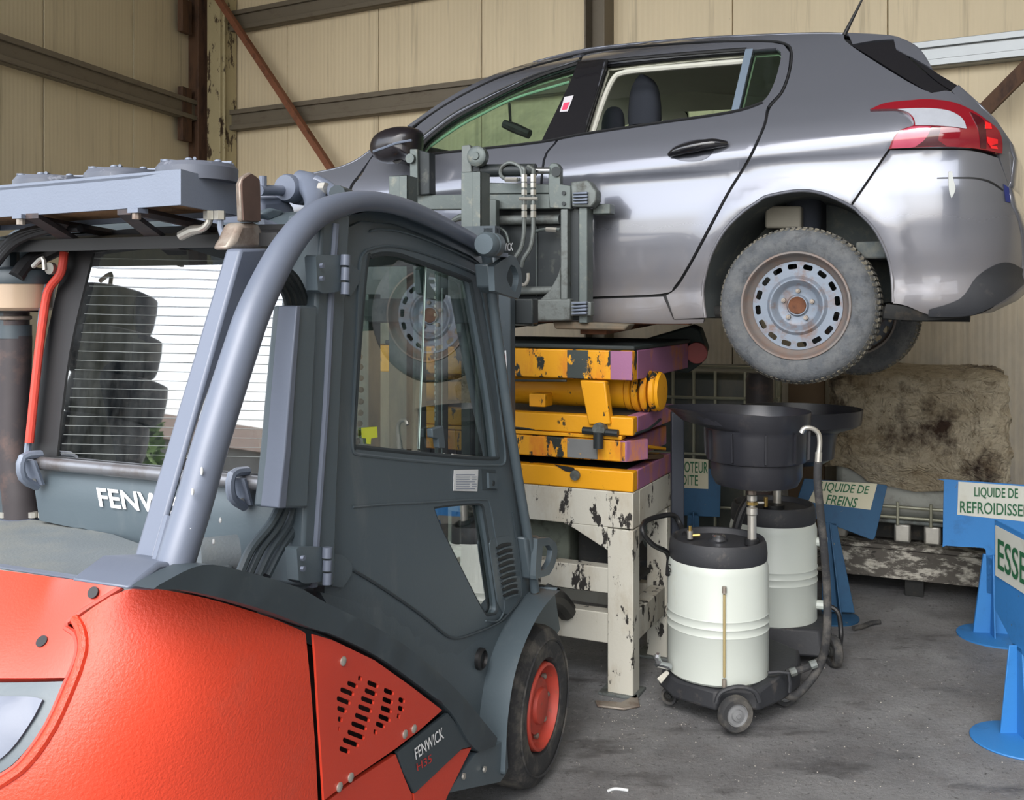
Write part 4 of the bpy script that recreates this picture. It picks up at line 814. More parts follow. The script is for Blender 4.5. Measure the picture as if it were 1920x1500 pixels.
dtube('pressed_rim', [(668, 500), (680, 470), (712, 462), (748, 464), (800, 478), (870, 505), (890, 516), (900, 560), (920, 680), (936, 800), (942, 860), (934, 872), (860, 870), (740, 860), (662, 851), (654, 838), (656, 760), (662, 640)], .0045, m_grey, dr, .010)
dtube('pressed_rim', [(688, 434), (706, 430), (745, 434), (800, 452), (868, 482), (900, 505), (912, 560), (935, 700), (954, 820), (972, 950), (983, 1050)], .0035, m_grey, dr, .010, False)
dtube('pressed_rim', [(655, 1068), (700, 1095), (760, 1135), (800, 1165), (830, 1190), (850, 1196), (880, 1188), (930, 1166), (962, 1130), (972, 1105), (966, 1040), (955, 960)], .004, m_greyd, dr, .011, False)
dtube('pressed_rim', [(655, 950), (720, 945), (800, 941), (895, 936), (912, 945), (922, 1000), (932, 1060), (940, 1130), (930, 1162), (905, 1163)], .003, m_grey, dr, .011, False)
# glass
gw = panel('sliding_pane', ds, [(672, 490), (682, 476), (712, 471), (745, 474), (801, 496), (795, 640), (786, 843), (660, 838)], g_cab, dr, [], .004, .1, up=-.004, smo=False)
panel('fixed_pane', ds, [(790, 492), (872, 522), (884, 535), (898, 600), (926, 790), (932, 862), (780, 852)], g_cab, dr, [], .004, .1, up=-.014, smo=False)
MB().tube([ds.at(800, 500, -.002), ds.at(795, 640, -.002), ds.at(787, 842, -.002)], .0016, 6).obj('pane_edge', M('glass_edge', (190, 214, 206), .3), dr)
MB().tube([ds.at(680, 520, -.006), ds.at(671, 700, -.006), ds.at(664, 780, -.006)], .004, 6).obj('pane_edge', M('pale_edge', (150, 176, 182), .4), dr)
MB().ext([ds.at(*p, -.010) for p in ((805, 804), (826, 798), (830, 840), (818, 840), (816, 822), (806, 820))], -e2*.02).obj('pane_latch', m_grey, dr, .003)
MB().tube([ds.at(660, 843, .0), ds.at(786, 848, .0)], .005, 6).obj('pane_rail', m_zinc, dr); MB().tube([ds.at(848, 854, .0), ds.at(926, 862, .0)], .006, 6).obj('pane_rail', m_zinc, dr)
panel('pane_sticker', ds, [(677, 802), (706, 800), (707, 820), (695, 822), (694, 833), (687, 832), (686, 822), (678, 821)], M('yellow_green', (206, 216, 70), .6, 0, .1), dr, [], .001, .03, up=.0015, smo=False)
panel('lower_pane', ds, lw, g_cab, dr, [], .004, .1, up=-.01, smo=False)
stp = panel('data_sticker', ds, [(844, 881), (890, 880), (888, 921), (843, 920)], m_stick, dr, [], .001, .05, up=.013, smo=False)
m_print = M('print_grey', (130, 140, 160), .6)
for k in range(7):
    y = 889+k*4.4; panel('print_line', ds, [(847, y), (847+(26 if k % 3 else 36), y), (847+(26 if k % 3 else 36), y+1.3), (847, y+1.3)], m_print, stp, [], .0004, .05, up=.0145, smo=False)
    if k % 3: panel('print_line', ds, [(877, y), (886, y), (886, y+1.3), (877, y+1.3)], m_print, stp, [], .0004, .05, up=.0145, smo=False)
hn = panel('handle_recess', ds, [(896, 879), (923, 881), (925, 918), (898, 918)], m_greyd, dr, [], .002, .05, up=.012)
panel('door_handle', ds, [(906, 886), (922, 888), (923, 916), (907, 915)], m_grey, dr, [], .01, .03, up=.020); T(MB().disc(ds.at(914, 905, .02), -e2, .008, .003, 14), 'lock', m_mastd, dr)
# louvres
lv = panel('louvre_panel', ds, [(912, 1020), (920, 1008), (950, 1004), (962, 1012), (968, 1050), (972, 1105), (966, 1130), (950, 1148), (938, 1150), (928, 1130), (920, 1080)], m_grey, dr, [], .004, .04, up=.0125)
for k in range(9):
    x, y = 923+k*1.6, 1026+k*11.2; w_ = 29
    panel('louvre', ds, [(x, y), (x+8, y-6), (x+20, y-9), (x+w_, y-9), (x+w_-1, y-4), (x+18, y-3), (x+8, y+1), (x+2, y+3)], m_black, lv, [], .002, .03, up=.0145); panel('louvre', ds, [(x+1, y+5), (x+9, y+1.5), (x+20, y-2.5), (x+w_, y-3), (x+w_, y-1), (x+20, y+.5), (x+9, y+4), (x+2, y+8)], m_grey, lv, [], .004, .03, up=.020)
# hinges
def hinge(x0, y0, x1, y1, kx):
    h = panel('hinge', plane(.03), [(x0, y0+4), (x0+4, y0), (kx-4, y0), (kx-4, y1-8), (kx-8, y1-4), (x0+16, y1), (x0+4, y1-6)], m_grey, truck, [], .03, .03, bulge=.006)
    panel('hinge_leaf', ds, [(kx-2, y0+12), (x1-6, y0+14), (x1+12, y0+30), (x1+12, y1-20), (x1-4, y1+6), (kx, y1+4)], m_grey, h, [], .01, .03, up=.018, bulge=.004)
    for ya, yb in ((y0, y0+20), (y0+24, y1-24), (y1-20, y1+2)):
        MB().tube([FL.onl(kx+4, ya, .018), FL.onl(kx+4-(yb-ya)*.05, yb, .018)], .0115 if ya == y0 else .0105, 14).obj('hinge_pin', m_post, h)
    for y in (y0+20, y1-28): T(MB().disc(FL.onl(x0+9, y, .022), -e2, .006, .008, 6), 'bolt', m_post, h)
hinge(592, 478, 650, 550, 644); hinge(556, 1026, 636, 1094, 610)
# interior of the cab
cb = T(MB().box(FL, (-1.2, -.1), (.15, 1.0), (.60, .66)), 'cab_floor', m_black)
sc = T(MB().box(FL, (-1.15, -.70), (.38, .82), (.95, 1.08)), 'seat_cushion', m_cloth, None, .04)
T(MB().ext([FL.P(-1.15, .36, 1.08), FL.P(-1.05, .36, 1.08), FL.P(-1.18, .36, 1.55), FL.P(-1.27, .36, 1.52)], e2*.46), 'seat_backrest', m_cloth, sc, .05)
T(MB().box(FL, (-1.27, -1.19), (.50, .68), (1.58, 1.74)), 'seat_headrest', m_cloth, sc, .04)
T(MB().tube([FL.P(-1.0, .3, 1.05), FL.P(-.85, .28, 1.22), FL.P(-.75, .28, 1.24)], .035, 10, 4), 'armrest', m_black, sc)
T(MB().box(FL, (-.35, -.15), (.3, .98), (.66, .93)), 'dashboard', m_black, None, .04)
T(MB().tube([FL.P(-.3, .6, 1.1), FL.P(-.55, .6, 1.28)], .02, 8), 'steering_column', m_black)
cst = np.array(FL.P(-.56, .6, 1.29)); ua = e2; ub_ = e1*.5+e3*.86
T(MB().tube([cst+.15*(ua*math.cos(t)+ub_*math.sin(t)) for t in np.linspace(0, 2*math.pi, 24)], .013, 8), 'steering_wheel', m_black)
T(MB().box(FL, (-.14, -.10), (.14, .19), (.9, 1.95)), 'front_frame', m_greyd, None, .008); T(MB().box(FL, (-.14, -.10), (.97, 1.02), (.9, 1.95)), 'front_frame', m_greyd, None, .008); T(MB().box(FL, (-.14, -.10), (.14, 1.02), (1.88, 1.95)), 'front_frame', m_greyd)
T(MB().tube([FL.P(-1.35, 1.02, .7), FL.P(-1.35, 1.02, 1.85), FL.P(-.8, 1.02, 1.98), FL.P(-.14, 1.02, 1.85), FL.P(-.10, 1.02, .7)], .03, 10), 'guard_tube', m_greyd)
lvr = MB()
ck = MB(); 
for k in range(34):
    t = k/33*math.pi*2; c_ = np.array(FL.P(-.95+.0*k, .20, 1.45)); p = c_+e1*.04*math.cos(t)+e3*(.17*math.sin(t)+.0); ck.ball(p, .009, .009, .009, 5)
T(ck, 'hanging_chain', m_chain)
# door pillar fittings: work lamp, mirror bracket, lower step bracket
wl_ = T(MB().lathe(FL.onl(912, 458, -.02), e1, [(0, -.02), (.030, -.02), (.037, -.005), (.037, .012), (.034, .016), (.034, .022), (.037, .026), (.037, .06), (.028, .07), (.014, .072), (.012, .062), (0, .062)], 24), 'work_lamp', m_grey)
T(MB().disc(FL.onl(931, 482, .0), e3, .036, .012, 20), 'lamp_foot', m_plate, wl_)
def loopbr(name, outer, inner, l, d, par=None):
    s_ = plane(l); return panel(name, s_, outer, m_grey, par or truck, [inner], d, .05, up=0)
mbk = loopbr('mirror_bracket', [(936, 492), (945, 486), (958, 478), (968, 484), (975, 500), (979, 520), (977, 548), (972, 560), (940, 550), (928, 545), (926, 500)], [(958, 496), (966, 500), (972, 516), (971, 534), (966, 548), (960, 543), (950, 520)], -.02, .02)
T(MB().ext([FL.onl(*p, .03) for p in ((916, 495), (932, 492), (942, 552), (930, 548), (920, 538))], e2*.05), 'bracket_block', m_grey, mbk, .006)
lbk = loopbr('grab_bracket', [(1008, 1010), (1030, 1008), (1042, 1018), (1045, 1035), (1040, 1060), (1030, 1078), (1008, 1085), (1004, 1080)], [(1018, 1024), (1030, 1022), (1036, 1032), (1032, 1052), (1022, 1068), (1014, 1070)], .03, .02)
T(MB().ext([FL.onl(*p, .05) for p in ((985, 1008), (1012, 1004), (1016, 1082), (996, 1086))], e2*.08), 'bracket_block', m_grey, lbk, .008)
# ---------------- cooling unit on the roof
A0 = np.array(TS.at(339, 317)); 
ap_ = rplane(-1.56); cA, cB = np.array(ap_.at(339, 317)), np.array(ap_.at(-130, 359)); cA2, cB2 = np.array(ap_.at(339, 384)), np.array(ap_.at(-130, 416))
sl = FL.loc(cA)[1]; cC = np.array(FL.onl(450, 347, sl)); cC2 = np.array(FL.onl(452, 405, sl)); bk_ = cC-cA; bk2 = cC2-cA2
ac_ = MB().ext([cA, cB, cB2, cA2], e1*.01); ac_.ext([cA, cC, cC2, cA2], e2*.01); ac_.ext([cC, cB+bk_, cB2+bk2, cC2], -e1*.01); ac_.ext([cB, cB+bk_, cB2+bk2, cB2], -e2*.01)
ac_ = T(ac_, 'cooling_unit', m_plate, None, .0015)
m_fin = M('condenser_fins', (136, 104, 70), .7, .2, .25, 30, dirt=((84, 66, 50), .5, .7, 12), bump=.8, bs=260)
T(MB().ext([cA+e2*.01-e3*.006, cB-e3*.006, cB+bk_-e3*.006, cC-e3*.006], -e3*.006), 'cover_plate', m_plate, ac_)
T(MB().ext([cA2+e2*.02+e3*.012+e1*.01, cB2+e3*.012+e1*.01, cB2+bk2+e3*.012, cC2+e2*.02+e3*.012], e3*.03), 'condenser_core', m_fin, ac_)
for i in range(3):
    f_ = [(.5, 0), (1.42, 0), (2.3, 0)][i]; px_, py_ = [(298, 320), (158, 333), (20, 346)][i]; rr = .092
    c_ = np.array(ap_.at(px_, py_))+e1*.125-e3*.012; fan = T(MB().lathe(c_, e3, [(0, 0), (rr, 0), (rr, .030), (rr-.008, .040), (rr-.02, .042), (rr-.022, .035), (0, .034)], 32), 'fan', M('fan_grey%d' % i, (84, 89, 100), .45, .1, .2, 9, dirt=((150, 154, 164), .55, .68, 16)), ac_)
    for k in range(7):
        t = 2*math.pi*k/7; q = c_+e3*.042+(rr-.018)*(e1*math.cos(t)+e2*math.sin(t)); T(MB().ball(q, .009, .009, .005, 6), 'fan_bolt', m_plate, fan)
    for k in range(5):
        t = 2*math.pi*k/5; T(MB().tube([c_+e3*.044+.02*(e1*math.cos(t)+e2*math.sin(t)), c_+e3*.044+(rr-.01)*(e1*math.cos(t)+e2*math.sin(t))], .004, 6), 'fan_rib', m_plate, fan)
for x in (256, 39):
    q = np.array(ap_.at(x, 392+(339-x)*.05)); T(MB().box(Fr(q[:2], FL.e1, FL.e2), (-.012, .02), (-.015, .015), (q[2]-.004, q[2]+.006)), 'mount_foot', m_plate, ac_); T(MB().disc(q-e3*.018, e3, .010, .016, 8), 'mount_bolt', m_scorch, ac_)
    T(MB().tube([q, q+e1*.45-e3*.035], .012, 6), 'mount_rail', m_sooty, ac_)
for a_, b_ in ((.02, .10), (.30, .10), (.60, .10)): T(MB().ext([cA2+e2*(.12+a_)+e1*.0-e3*.004, cA2+e2*(.16+a_)-e3*.004, cA2+e2*(.3+a_)+e1*.32-e3*.08, cA2+e2*(.24+a_)+e1*.32-e3*.08], -e3*.012), 'mount_strut', m_sooty, ac_)
T(MB().tube([FL.ona(393, 396, -1.46), FL.ona(392, 415, -1.46), FL.ona(380, 428, -1.46), FL.ona(360, 432, -1.46), FL.ona(338, 443, -1.46)], [.008, .008, .009, .012, .011], 10, 4), 'pipe_elbow', m_zinc, ac_)
T(MB().tube([FL.ona(414, 398, -1.46), FL.ona(413, 425, -1.46), FL.ona(418, 442, -1.46), FL.ona(424, 456, -1.46)], .007, 10, 4), 'pipe_elbow', m_plate, ac_)
for x in (392, 412): T(MB().disc(np.array(FL.ona(x, 412, -1.46)), e3, .013, .02, 6), 'pipe_nut', m_zinc, ac_)
# air intake with its bowl, exhaust stack on the left
pc = np.array(FL.onz(40, 968, 1.12)); t0 = np.array(at(32, 590, pc[1])); 
T(MB().tube([at(42, 968, pc[1]), at(40, 930, pc[1]), at(30, 880, pc[1]), at(26, 820, pc[1]), at(27, 740, pc[1]), at(29, 650, pc[1]), at(29, 630, pc[1])], [.050, .050, .045, .041, .041, .041, .041], 20, 5), 'intake_stack', m_sooty)
T(MB().disc(at(40, 975, pc[1]), e3, .062, .010, 20), 'stack_flange', m_post)
for x in (8, 62, 80): T(MB().disc(at(x, 970, pc[1]-.03), e3, .012, .014, 8), 'bolt', m_zinc)
T(MB().disc(at(28, 634, pc[1]), e3, .042, .035, 20), 'stack_clamp', m_greyd)
k_ = pc[1]/1900; tz = at(40, 580, pc[1]); T(MB().tube([at(28, 640, pc[1]), at(28, 585, pc[1])], .036, 18), 'stack_neck', m_sooty)
T(MB().lathe(at(28, 600, pc[1]), e3, [(.037, 0), (.042, .002), (.042, .010), (.037, .012)], 20), 'neck_clamp', m_scorch)
bw = T(MB().lathe(at(36, 582, pc[1]), e3, [(.0, 0), (.078, 0), (.087, .008), (.089, .07), (.086, .074), (0, .074)], 36), 'cleaner_bowl', m_amber)
T(MB().lathe(at(36, 530, pc[1]), e3, [(.091, -.004), (.093, .0), (.091, .024), (.086, .032), (.04, .042), (0, .043)], 36), 'cleaner_lid', m_greyd, bw)
T(MB().disc(at(36, 585, pc[1]), e3, .062, .006, 24), 'bowl_base', m_black, bw)
# ---------------- mast and carriage
ms = MB
for l_ in (.50, .84):
    T(ms().box(FL, (.44, .54), (l_-.035, l_+.0), (.12, 2.22)).box(FL, (.44, .46), (l_-.035, l_+.05), (.12, 2.22)).box(FL, (.52, .54), (l_-.035, l_+.05), (.12, 2.22)), 'mast_rail', m_mast, None, .003)
for l_ in (.36, .98): T(ms().box(FL, (.36, .46), (l_-.04, l_+.04), (.10, 1.72)), 'mast_rail', m_mast, None, .004)
T(ms().box(FL, (.36, .42), (.2, .98), (1.60, 1.70)), 'mast_crossbar', m_mastd, None, .006)
for l_ in (.62, .72): 
    T(MB().tube([FL.P(.40, l_, .3), FL.P(.40, l_, 2.02)], .028, 14), 'lift_cylinder', m_mast)
for px_ in (822, 886, 902):
    q = FL.ona(px_, 700, .30); T(MB().tube([(q[0], q[1], .5), (q[0], q[1], 1.85)], .011, 8), 'mast_hose', m_mast if px_ < 830 else m_mastd)
q = np.array(FL.ona(820, 520, .34)); cn_ = MB()
for k in range(34): cn_.box(Fr(q[:2], FL.e1, FL.e2), (-.006, .006), (-.012, .012) if k % 2 else (-.007, .007), (q[2]-k*.0175, q[2]-k*.0175+.012))
T(cn_, 'lift_chain', m_zinc); q2 = np.array(FL.ona(829, 540, .33)); T(MB().tube([q2, (q2[0], q2[1], 1.05)], .004, 6), 'mast_cable', m_stick)
FA = .80
def fa(px, py, a=FA): return np.array(FL.ona(px, py, a))
def plate(name, pts, mat, a=FA, th=.02, bev=.004, par=None): return T(MB().ext([fa(*p, a) for p in pts], e1*th), name, mat, par, bev)
cg = plate('carriage', [(700, 366), (1067, 363), (1067, 391), (700, 394)], m_mast, .78, .04)
plate('carriage_plate', [(768, 279), (782, 279), (784, 366), (768, 367)], m_mast, .74, .02, par=cg); plate('carriage_plate', [(783, 280), (805, 286), (806, 364), (784, 366)], m_mastd, .76, .06, par=cg)
T(MB().disc(fa(768, 297, .72), e1, .022, .03, 14), 'carriage_bolt', m_mast, cg)
plate('carriage_plate', [(865, 273), (880, 271), (884, 280), (884, 366), (865, 367)], m_dirtsteel, .72, .03, par=cg)
T(MB().lathe(fa(894, 293, .70), -e1, [(.0, -.03), (.045, -.03), (.045, .006), (.036, .012), (.018, .012), (.016, .018), (0, .018)], 22), 'chain_pulley', m_mast, cg)
plate('chain_anchor', [(884, 312), (900, 310), (900, 330), (892, 362), (880, 364)], m_mastd, .73, .03, par=cg)
T(MB().tube([fa(879, 364, .70), fa(879, 416, .70)], .026, 14), 'cylinder_head', m_dirtsteel, cg); T(MB().tube([fa(879, 410, .70), fa(879, 450, .70)], .016, 12), 'cylinder_rod', m_chrome, cg)
T(MB().tube([fa(879, 405, .70), fa(862, 408, .70), fa(848, 414, .69)], [.02, .016, .010], 10), 'cylinder_port', m_mast, cg)
plate('mast_face', [(886, 372), (930, 374), (930, 600), (906, 460), (886, 450)], m_mast, .74, .04, par=cg); plate('mast_groove', [(908, 376), (914, 376), (916, 470), (909, 462)], m_mastd, .735, .004, .0, par=cg)
bkp = plate('backing_plate', [(930, 372), (1054, 372), (1054, 566), (930, 566)], m_mastd, .86, .03)
text('lettering', 'FENWICK', [fa(930, 472, .858), fa(962, 470, .858), fa(962, 455, .858), fa(930, 457, .858)], m_wtxt, bkp, bold=.01)
MB().tube([fa(1006, 424, .855), fa(1006, 555, .855)], .004, 6).obj('plate_seam', m_mast, bkp)
T(MB().tube([fa(930, 413, .83), fa(1050, 411, .83)], .022, 14), 'side_cylinder', m_dirtsteel)
T(MB().tube([fa(930, 546, .83), fa(1046, 544, .83)], .018, 14), 'side_cylinder', m_dirtsteel)
plate('shift_bar', [(905, 342), (1055, 346), (1058, 362), (905, 364)], m_mast, .79, .05)
T(MB().tube([fa(900, 320, .76), fa(1004, 319, .76)], .028, 16), 'shift_cylinder', m_mastd); T(MB().tube([fa(1000, 320, .76), fa(1032, 320, .76)], .014, 12), 'shift_rod', m_chrome)
plate('shift_lug', [(1028, 362), (1028, 312), (1034, 305), (1044, 306), (1050, 314), (1050, 345), (1070, 348), (1070, 392), (1030, 390)], m_mast, .76, .04); T(MB().disc(fa(1043, 322, .755), -e1, .022, .004, 14), 'lug_bore', m_mastd)
T(MB().disc(fa(1057, 362, .757), -e1, .009, .004, 10), 'bolt', m_mastd); T(MB().disc(fa(1057, 382, .757), -e1, .009, .004, 10), 'bolt', m_mastd)
sfm = plate('side_frame', [(1051, 392), (1064, 392), (1064, 562), (1051, 562)], m_dirtsteel, .76, .05); plate('side_frame', [(1069, 390), (1086, 390), (1086, 600), (1069, 600)], m_mastd, .80, .08); plate('side_frame', [(1085, 388), (1101, 388), (1101, 606), (1085, 606)], m_mast, .78, .08)
plate('gusset', [(1051, 500), (1051, 566), (1008, 566), (1030, 545), (1044, 520)], m_dirtsteel, .80, .04)
cl_ = plate('fork_clamp', [(1070, 341), (1100, 338), (1106, 342), (1112, 352), (1118, 358), (1118, 376), (1108, 388), (1072, 388)], m_dirtsteel, .76, .07, .006)
def ribs(x0, y0, x1, y1, n, par):
    for k in range(n):
        h = (y1-y0)/n; plate('rib', [(x0, y0+k*h+1), (x1, y0+k*h-1), (x1, y0+k*h+h*.6), (x0, y0+k*h+h*.7)], m_plate, .745, .03, .003, par)
ribs(1073, 360, 1101, 384, 4, cl_)
T(MB().box(Fr(fa(1130, 392, .86)[:2], FL.e1, FL.e2), (-.02, .05), (-.04, .04), (fa(1130, 402, .86)[2], fa(1130, 383, .86)[2])), 'clamp_arm', m_mast, None, .004)
bb = plate('lower_bar', [(955, 563), (1069, 560), (1069, 601), (1000, 602), (955, 600)], m_dirtsteel, .76, .06, .006); plate('lower_bar', [(955, 600), (1000, 602), (1000, 612), (955, 610)], m_dirtsteel, .80, .06)
rbx = plate('fork_clamp', [(1069, 565), (1108, 566), (1108, 592), (1069, 593)], m_dirtsteel, .77, .05); ribs(1071, 566, 1099, 592, 4, rbx)
# forks under the car
for l_, px_ in ((.12, 1100), (.72, 900)):
    fk = MB().ext([FL.P(.86, l_-.06, 1.585), FL.P(2.0, l_-.05, 1.588), FL.P(2.0, l_-.05, 1.575), FL.P(.86, l_-.06, 1.545)], e2*.12); T(fk, 'fork', m_rust if l_ < .5 else m_dirtsteel, None, .004)
plate('fork_heel', [(1035, 602), (1098, 604), (1180, 608), (1170, 620), (1040, 617)], M('rusty_fork', (116, 102, 84), .8, .1, .2, 12, dirt=((80, 84, 76), .45, .7, 12)), .80, .10, .008)
# hoses of the side shift
for i, x in enumerate((983, 1000)):
    T(MB().tube([fa(x-10, 312, .74), fa(x, 318, .73), fa(x, 330, .73), fa(x, 412, .73), fa(x-1, 440, .73), fa(x-6, 465, .73), fa(x-18, 485, .73), fa(x-22, 500, .74)], .0095, 8, 4), 'hydraulic_hose', m_dirtsteel)
    for y0, y1 in ((327, 341), (343, 352), (356, 366), (384, 394), (396, 408)): T(MB().tube([fa(x, y0, .73), fa(x, y1, .73)], .0135, 6), 'hose_fitting', m_zinc)
T(MB().tube([fa(974, 373, .725), fa(1008, 373, .725)], .008, 6), 'hose_clamp', m_zinc)
T(MB().tube([fa(980, 330, .73), fa(974, 312, .73), fa(955, 305, .73), fa(940, 315, .73), fa(940, 330, .73), fa(955, 338, .74), fa(975, 336, .74)], .008, 8, 5), 'hydraulic_hose', m_dirtsteel); T(MB().tube([fa(948, 337, .73), fa(970, 337, .73)], .012, 6), 'hose_fitting', m_zinc)
T(MB().tube([fa(1050, 430, .80), fa(1020, 430, .80), fa(1002, 436, .80), fa(998, 448, .80)], .007, 8, 4), 'hydraulic_hose', m_mast); T(MB().tube([fa(1024, 430, .80), fa(1044, 431, .80)], .011, 6), 'hose_fitting', m_zinc)
T(MB().tube([fa(990, 512, .78), fa(990, 524, .78), fa(984, 534, .78), fa(975, 532, .78)], .008, 8, 4), 'hydraulic_hose', m_zinc)
T(MB().tube([fa(935, 427, .8), fa(948, 436, .8), fa(954, 455, .8)], .007, 8, 4), 'hydraulic_hose', m_mast)
# label strip on the pillar, dark panel of the mast side
plate('mast_side', [(906, 470), (957, 560), (958, 1000), (915, 1000), (906, 700)], m_greyd, .30, .05, par=None)
plate('safety_label', [(938, 658), (949, 657), (951, 712), (940, 713)], m_stick, .297, .002, 0)
for y in (672, 697):
    T(MB().tube([fa(944.5+3*math.cos(t), y+9*math.sin(t), .296) for t in np.linspace(0, 2*math.pi, 13)], .0012, 5), 'warning_mark', m_rtxt)
# ------------------------------------------------------------------ white steel stand
TO = at(1187, 1310, 4.307); TB = frame(TO[:2], 25, 'side'); XW, XD = 1.25, .60; ZT = .873     # e1 left along the front, e2 into the depth
stand = thing('steel_stand', (*TB.P(.6, .3, 0)[:2], 0), 'chipped white welded steel stand carrying the yellow scissor lift', 'stand')
L4 = [(0, 0), (XW-.10, 0), (0, XD-.09), (XW-.10, XD-.09)]
for i, (a, l) in enumerate(L4):
    lg = MB().box(TB, (a, a+(.115 if l == 0 else .10)), (l, l+.09), (.0, ZT-.16)).obj('leg', m_white, stand, .004)
    MB().box(TB, (a-.02, a+.15), (l-.02, l+.12), (0, .012)).obj('foot_plate', m_dirtsteel, lg, .002)
MB().box(TB, (0, XW), (0, .09), (ZT-.155, ZT)).obj('top_rail', m_white, stand, .004)
MB().ext([TB.P(.115, .0, ZT-.155), TB.P(.32, .0, ZT-.155), TB.P(.27, 0, ZT-.175), TB.P(.115, 0, ZT-.255)], np.array([*TB.e2, 0])*.085).obj('gusset', m_white, stand, .003)
MB().box(TB, (0, .09), (.09, XD), (ZT-.155, ZT)).obj('top_rail', m_white, stand, .004)
MB().box(TB, (XW-.09, XW), (.09, XD), (ZT-.155, ZT)).obj('top_rail', m_white, stand, .004); MB().box(TB, (.09, XW-.09), (XD-.09, XD), (ZT-.155, ZT)).obj('top_rail', m_white, stand, .004)
MB().box(TB, (.11, XW-.1), (.01, .08), (.43, .54)).obj('cross_rail', m_white, stand, .004); MB().box(TB, (.11, XW-.1), (.01, .08), (.215, .345)).obj('cross_rail', m_white, stand, .004)
MB().box(TB, (.01, .08), (.09, XD-.09), (.215, .345)).obj('cross_rail', m_white, stand, .004); MB().box(TB, (.10, XW-.1), (XD-.08, XD-.02), (.215, .345)).obj('cross_rail', m_white, stand, .004)
MB().box(TB, (.08, XW-.08), (.09, XD-.09), (.405, .425)).obj('shelf', m_dark, stand)
bx = MB().box(TB, (.34, .74), (.12, .42), (.425, .70)).obj('machine_box', M('mossy_box', (92, 98, 88), .8, 0, .25, 12, dirt=((60, 62, 54), .5, .7, 14)), None, .01)
tag(bx, 'greenish dirty metal box on the shelf inside the white stand', 'box')
bx = MB().box(TB, (.16, .31), (.15, .5), (.425, .66)).obj('oil_tin', m_dark, None, .01); tag(bx, 'black oily square tin on the stand shelf beside the greenish box', 'tin')
# ------------------------------------------------------------------ yellow scissor lift
lift = thing('scissor_lift', (*TB.P(.6, .3, 0)[:2], ZT), 'chipped yellow and purple scissor lift table folded on the white stand', 'scissor lift')
def zt(y): return HC-(y-YH)/F*4.307
def deckframe(name, y0, y1, wl, wd, a0=0, t=.06, my=m_yel, mp_=m_pur, l0=0.0, top=True):
    z1, z0 = zt(y0), zt(y1); f = MB().box(TB, (a0, a0+wl), (l0, l0+t), (z0, z1)).obj(name, my, lift, .006)
    MB().box(TB, (a0-.001, a0+.05), (l0+t+.001, wd), (z0, z1)).obj('side_rail', mp_, lift, .005)
    MB().box(TB, (a0+wl-.05, a0+wl), (l0+t, wd), (z0, z1)).obj('side_rail', my, lift, .005); MB().box(TB, (a0+.05, a0+wl-.05), (wd-t, wd), (z0, z1)).obj('back_rail', my, lift, .005)
    if top: MB().box(TB, (a0+.01, a0+wl-.01), (l0+.01, wd-.01), (z1-.012, z1-.002)).obj('plate', m_mastd, lift)
    return f
deckframe('base_frame', 885, 924, XW, .58, .0, my=m_yel2)
f2 = deckframe('lower_frame', 828, 868, XW-.1, .60, .03, top=False)
MB().ext([TB.P(.03, .0, zt(828)), TB.P(.03, .0, zt(868)), TB.P(-.03, .12, zt(868)), TB.P(-.03, .12, zt(828))], np.array([*TB.e1, 0])*.03).obj('end_cap', m_pur, lift, .004)
f3 = deckframe('inner_frame', 783, 818, XW-.05, .62, .0, my=m_yel2, mp_=m_pur)
MB().box(TB, (.05, XW-.1), (-.005, .05), (zt(826), zt(819))).obj('guide_rail', m_yel2, lift, .003)
tpf = deckframe('platform', 658, 714, XW+.1, .88, .0)
for a in (.0, .20): MB().box(TB, (a+.003, a+.10), (-.006, .004), (zt(713), zt(659))).obj('wear_plate', M('bare_patch%d' % int(a*10), (60, 68, 66), .6, .1, .2, chip=((232, 168, 30), .56, .6, 14)) if a else m_pur, tpf, .002)
MB().box(TB, (.16, .30), (-.006, .004), (zt(866), zt(829))).obj('wear_plate', M('bare_patch_grey', (118, 120, 120), .6, .1, .2, chip=((232, 168, 30), .6, .63, 14)), f2, .002)
# sloping plate closing the base, big lifting cylinder
MB().ext([TB.P(.0, .08, zt(858)), TB.P(XW-.1, .08, zt(858)), TB.P(XW-.1, .45, zt(880)), TB.P(.0, .45, zt(880))], (0, 0, -.02)).obj('plate', M('grimy_brown', (92, 70, 44), .7, 0, .3, 9), lift)
MB().ext([TB.P(.02, .2, zt(845)), TB.P(.3, .2, zt(845)), TB.P(.25, .5, zt(868)), TB.P(.0, .5, zt(868))], (0, 0, -.015)).obj('flap', m_yel2, lift, .004)
zc = zt(742); cyl = MB().tube([TB.P(XW-.05, .24, zc), TB.P(.10, .24, zc)], .082, 28).obj('cylinder', m_yel2, lift)
for k, (a, r) in enumerate(((.10, .088), (.065, .092), (.025, .094), (-.012, .090))): MB().lathe(TB.P(a, .24, zc), [*(-TB.e1), 0], [(.05, 0), (r-.008, 0), (r, .006), (r, .024), (r-.008, .03), (.05, .03)], 28).obj('roller_ring', m_yel, cyl)
MB().lathe(TB.P(-.045, .24, zc), [*(-TB.e1), 0], [(.088, 0), (.08, .012), (.03, .014), (0, .014)], 28).obj('end_cap', m_yel2, cyl)
arm = MB().ext([TB.P(.235, -.02, zt(716)), TB.P(.12, -.02, zt(716)), TB.P(.095, -.02, zt(797)), TB.P(.195, -.02, zt(800))], np.array([*TB.e2, 0])*.05).obj('lift_arm', m_yel2, lift, .006)
MB().tube([TB.P(.14, -.045, zt(806)), TB.P(.14, .03, zt(806))], .028, 16).obj('pivot_pin', m_dirtsteel, lift); MB().tube([TB.P(.22, -.02, zt(811)), TB.P(.06, -.02, zt(813))], .016, 10).obj('pivot_bar', m_mastd, lift)
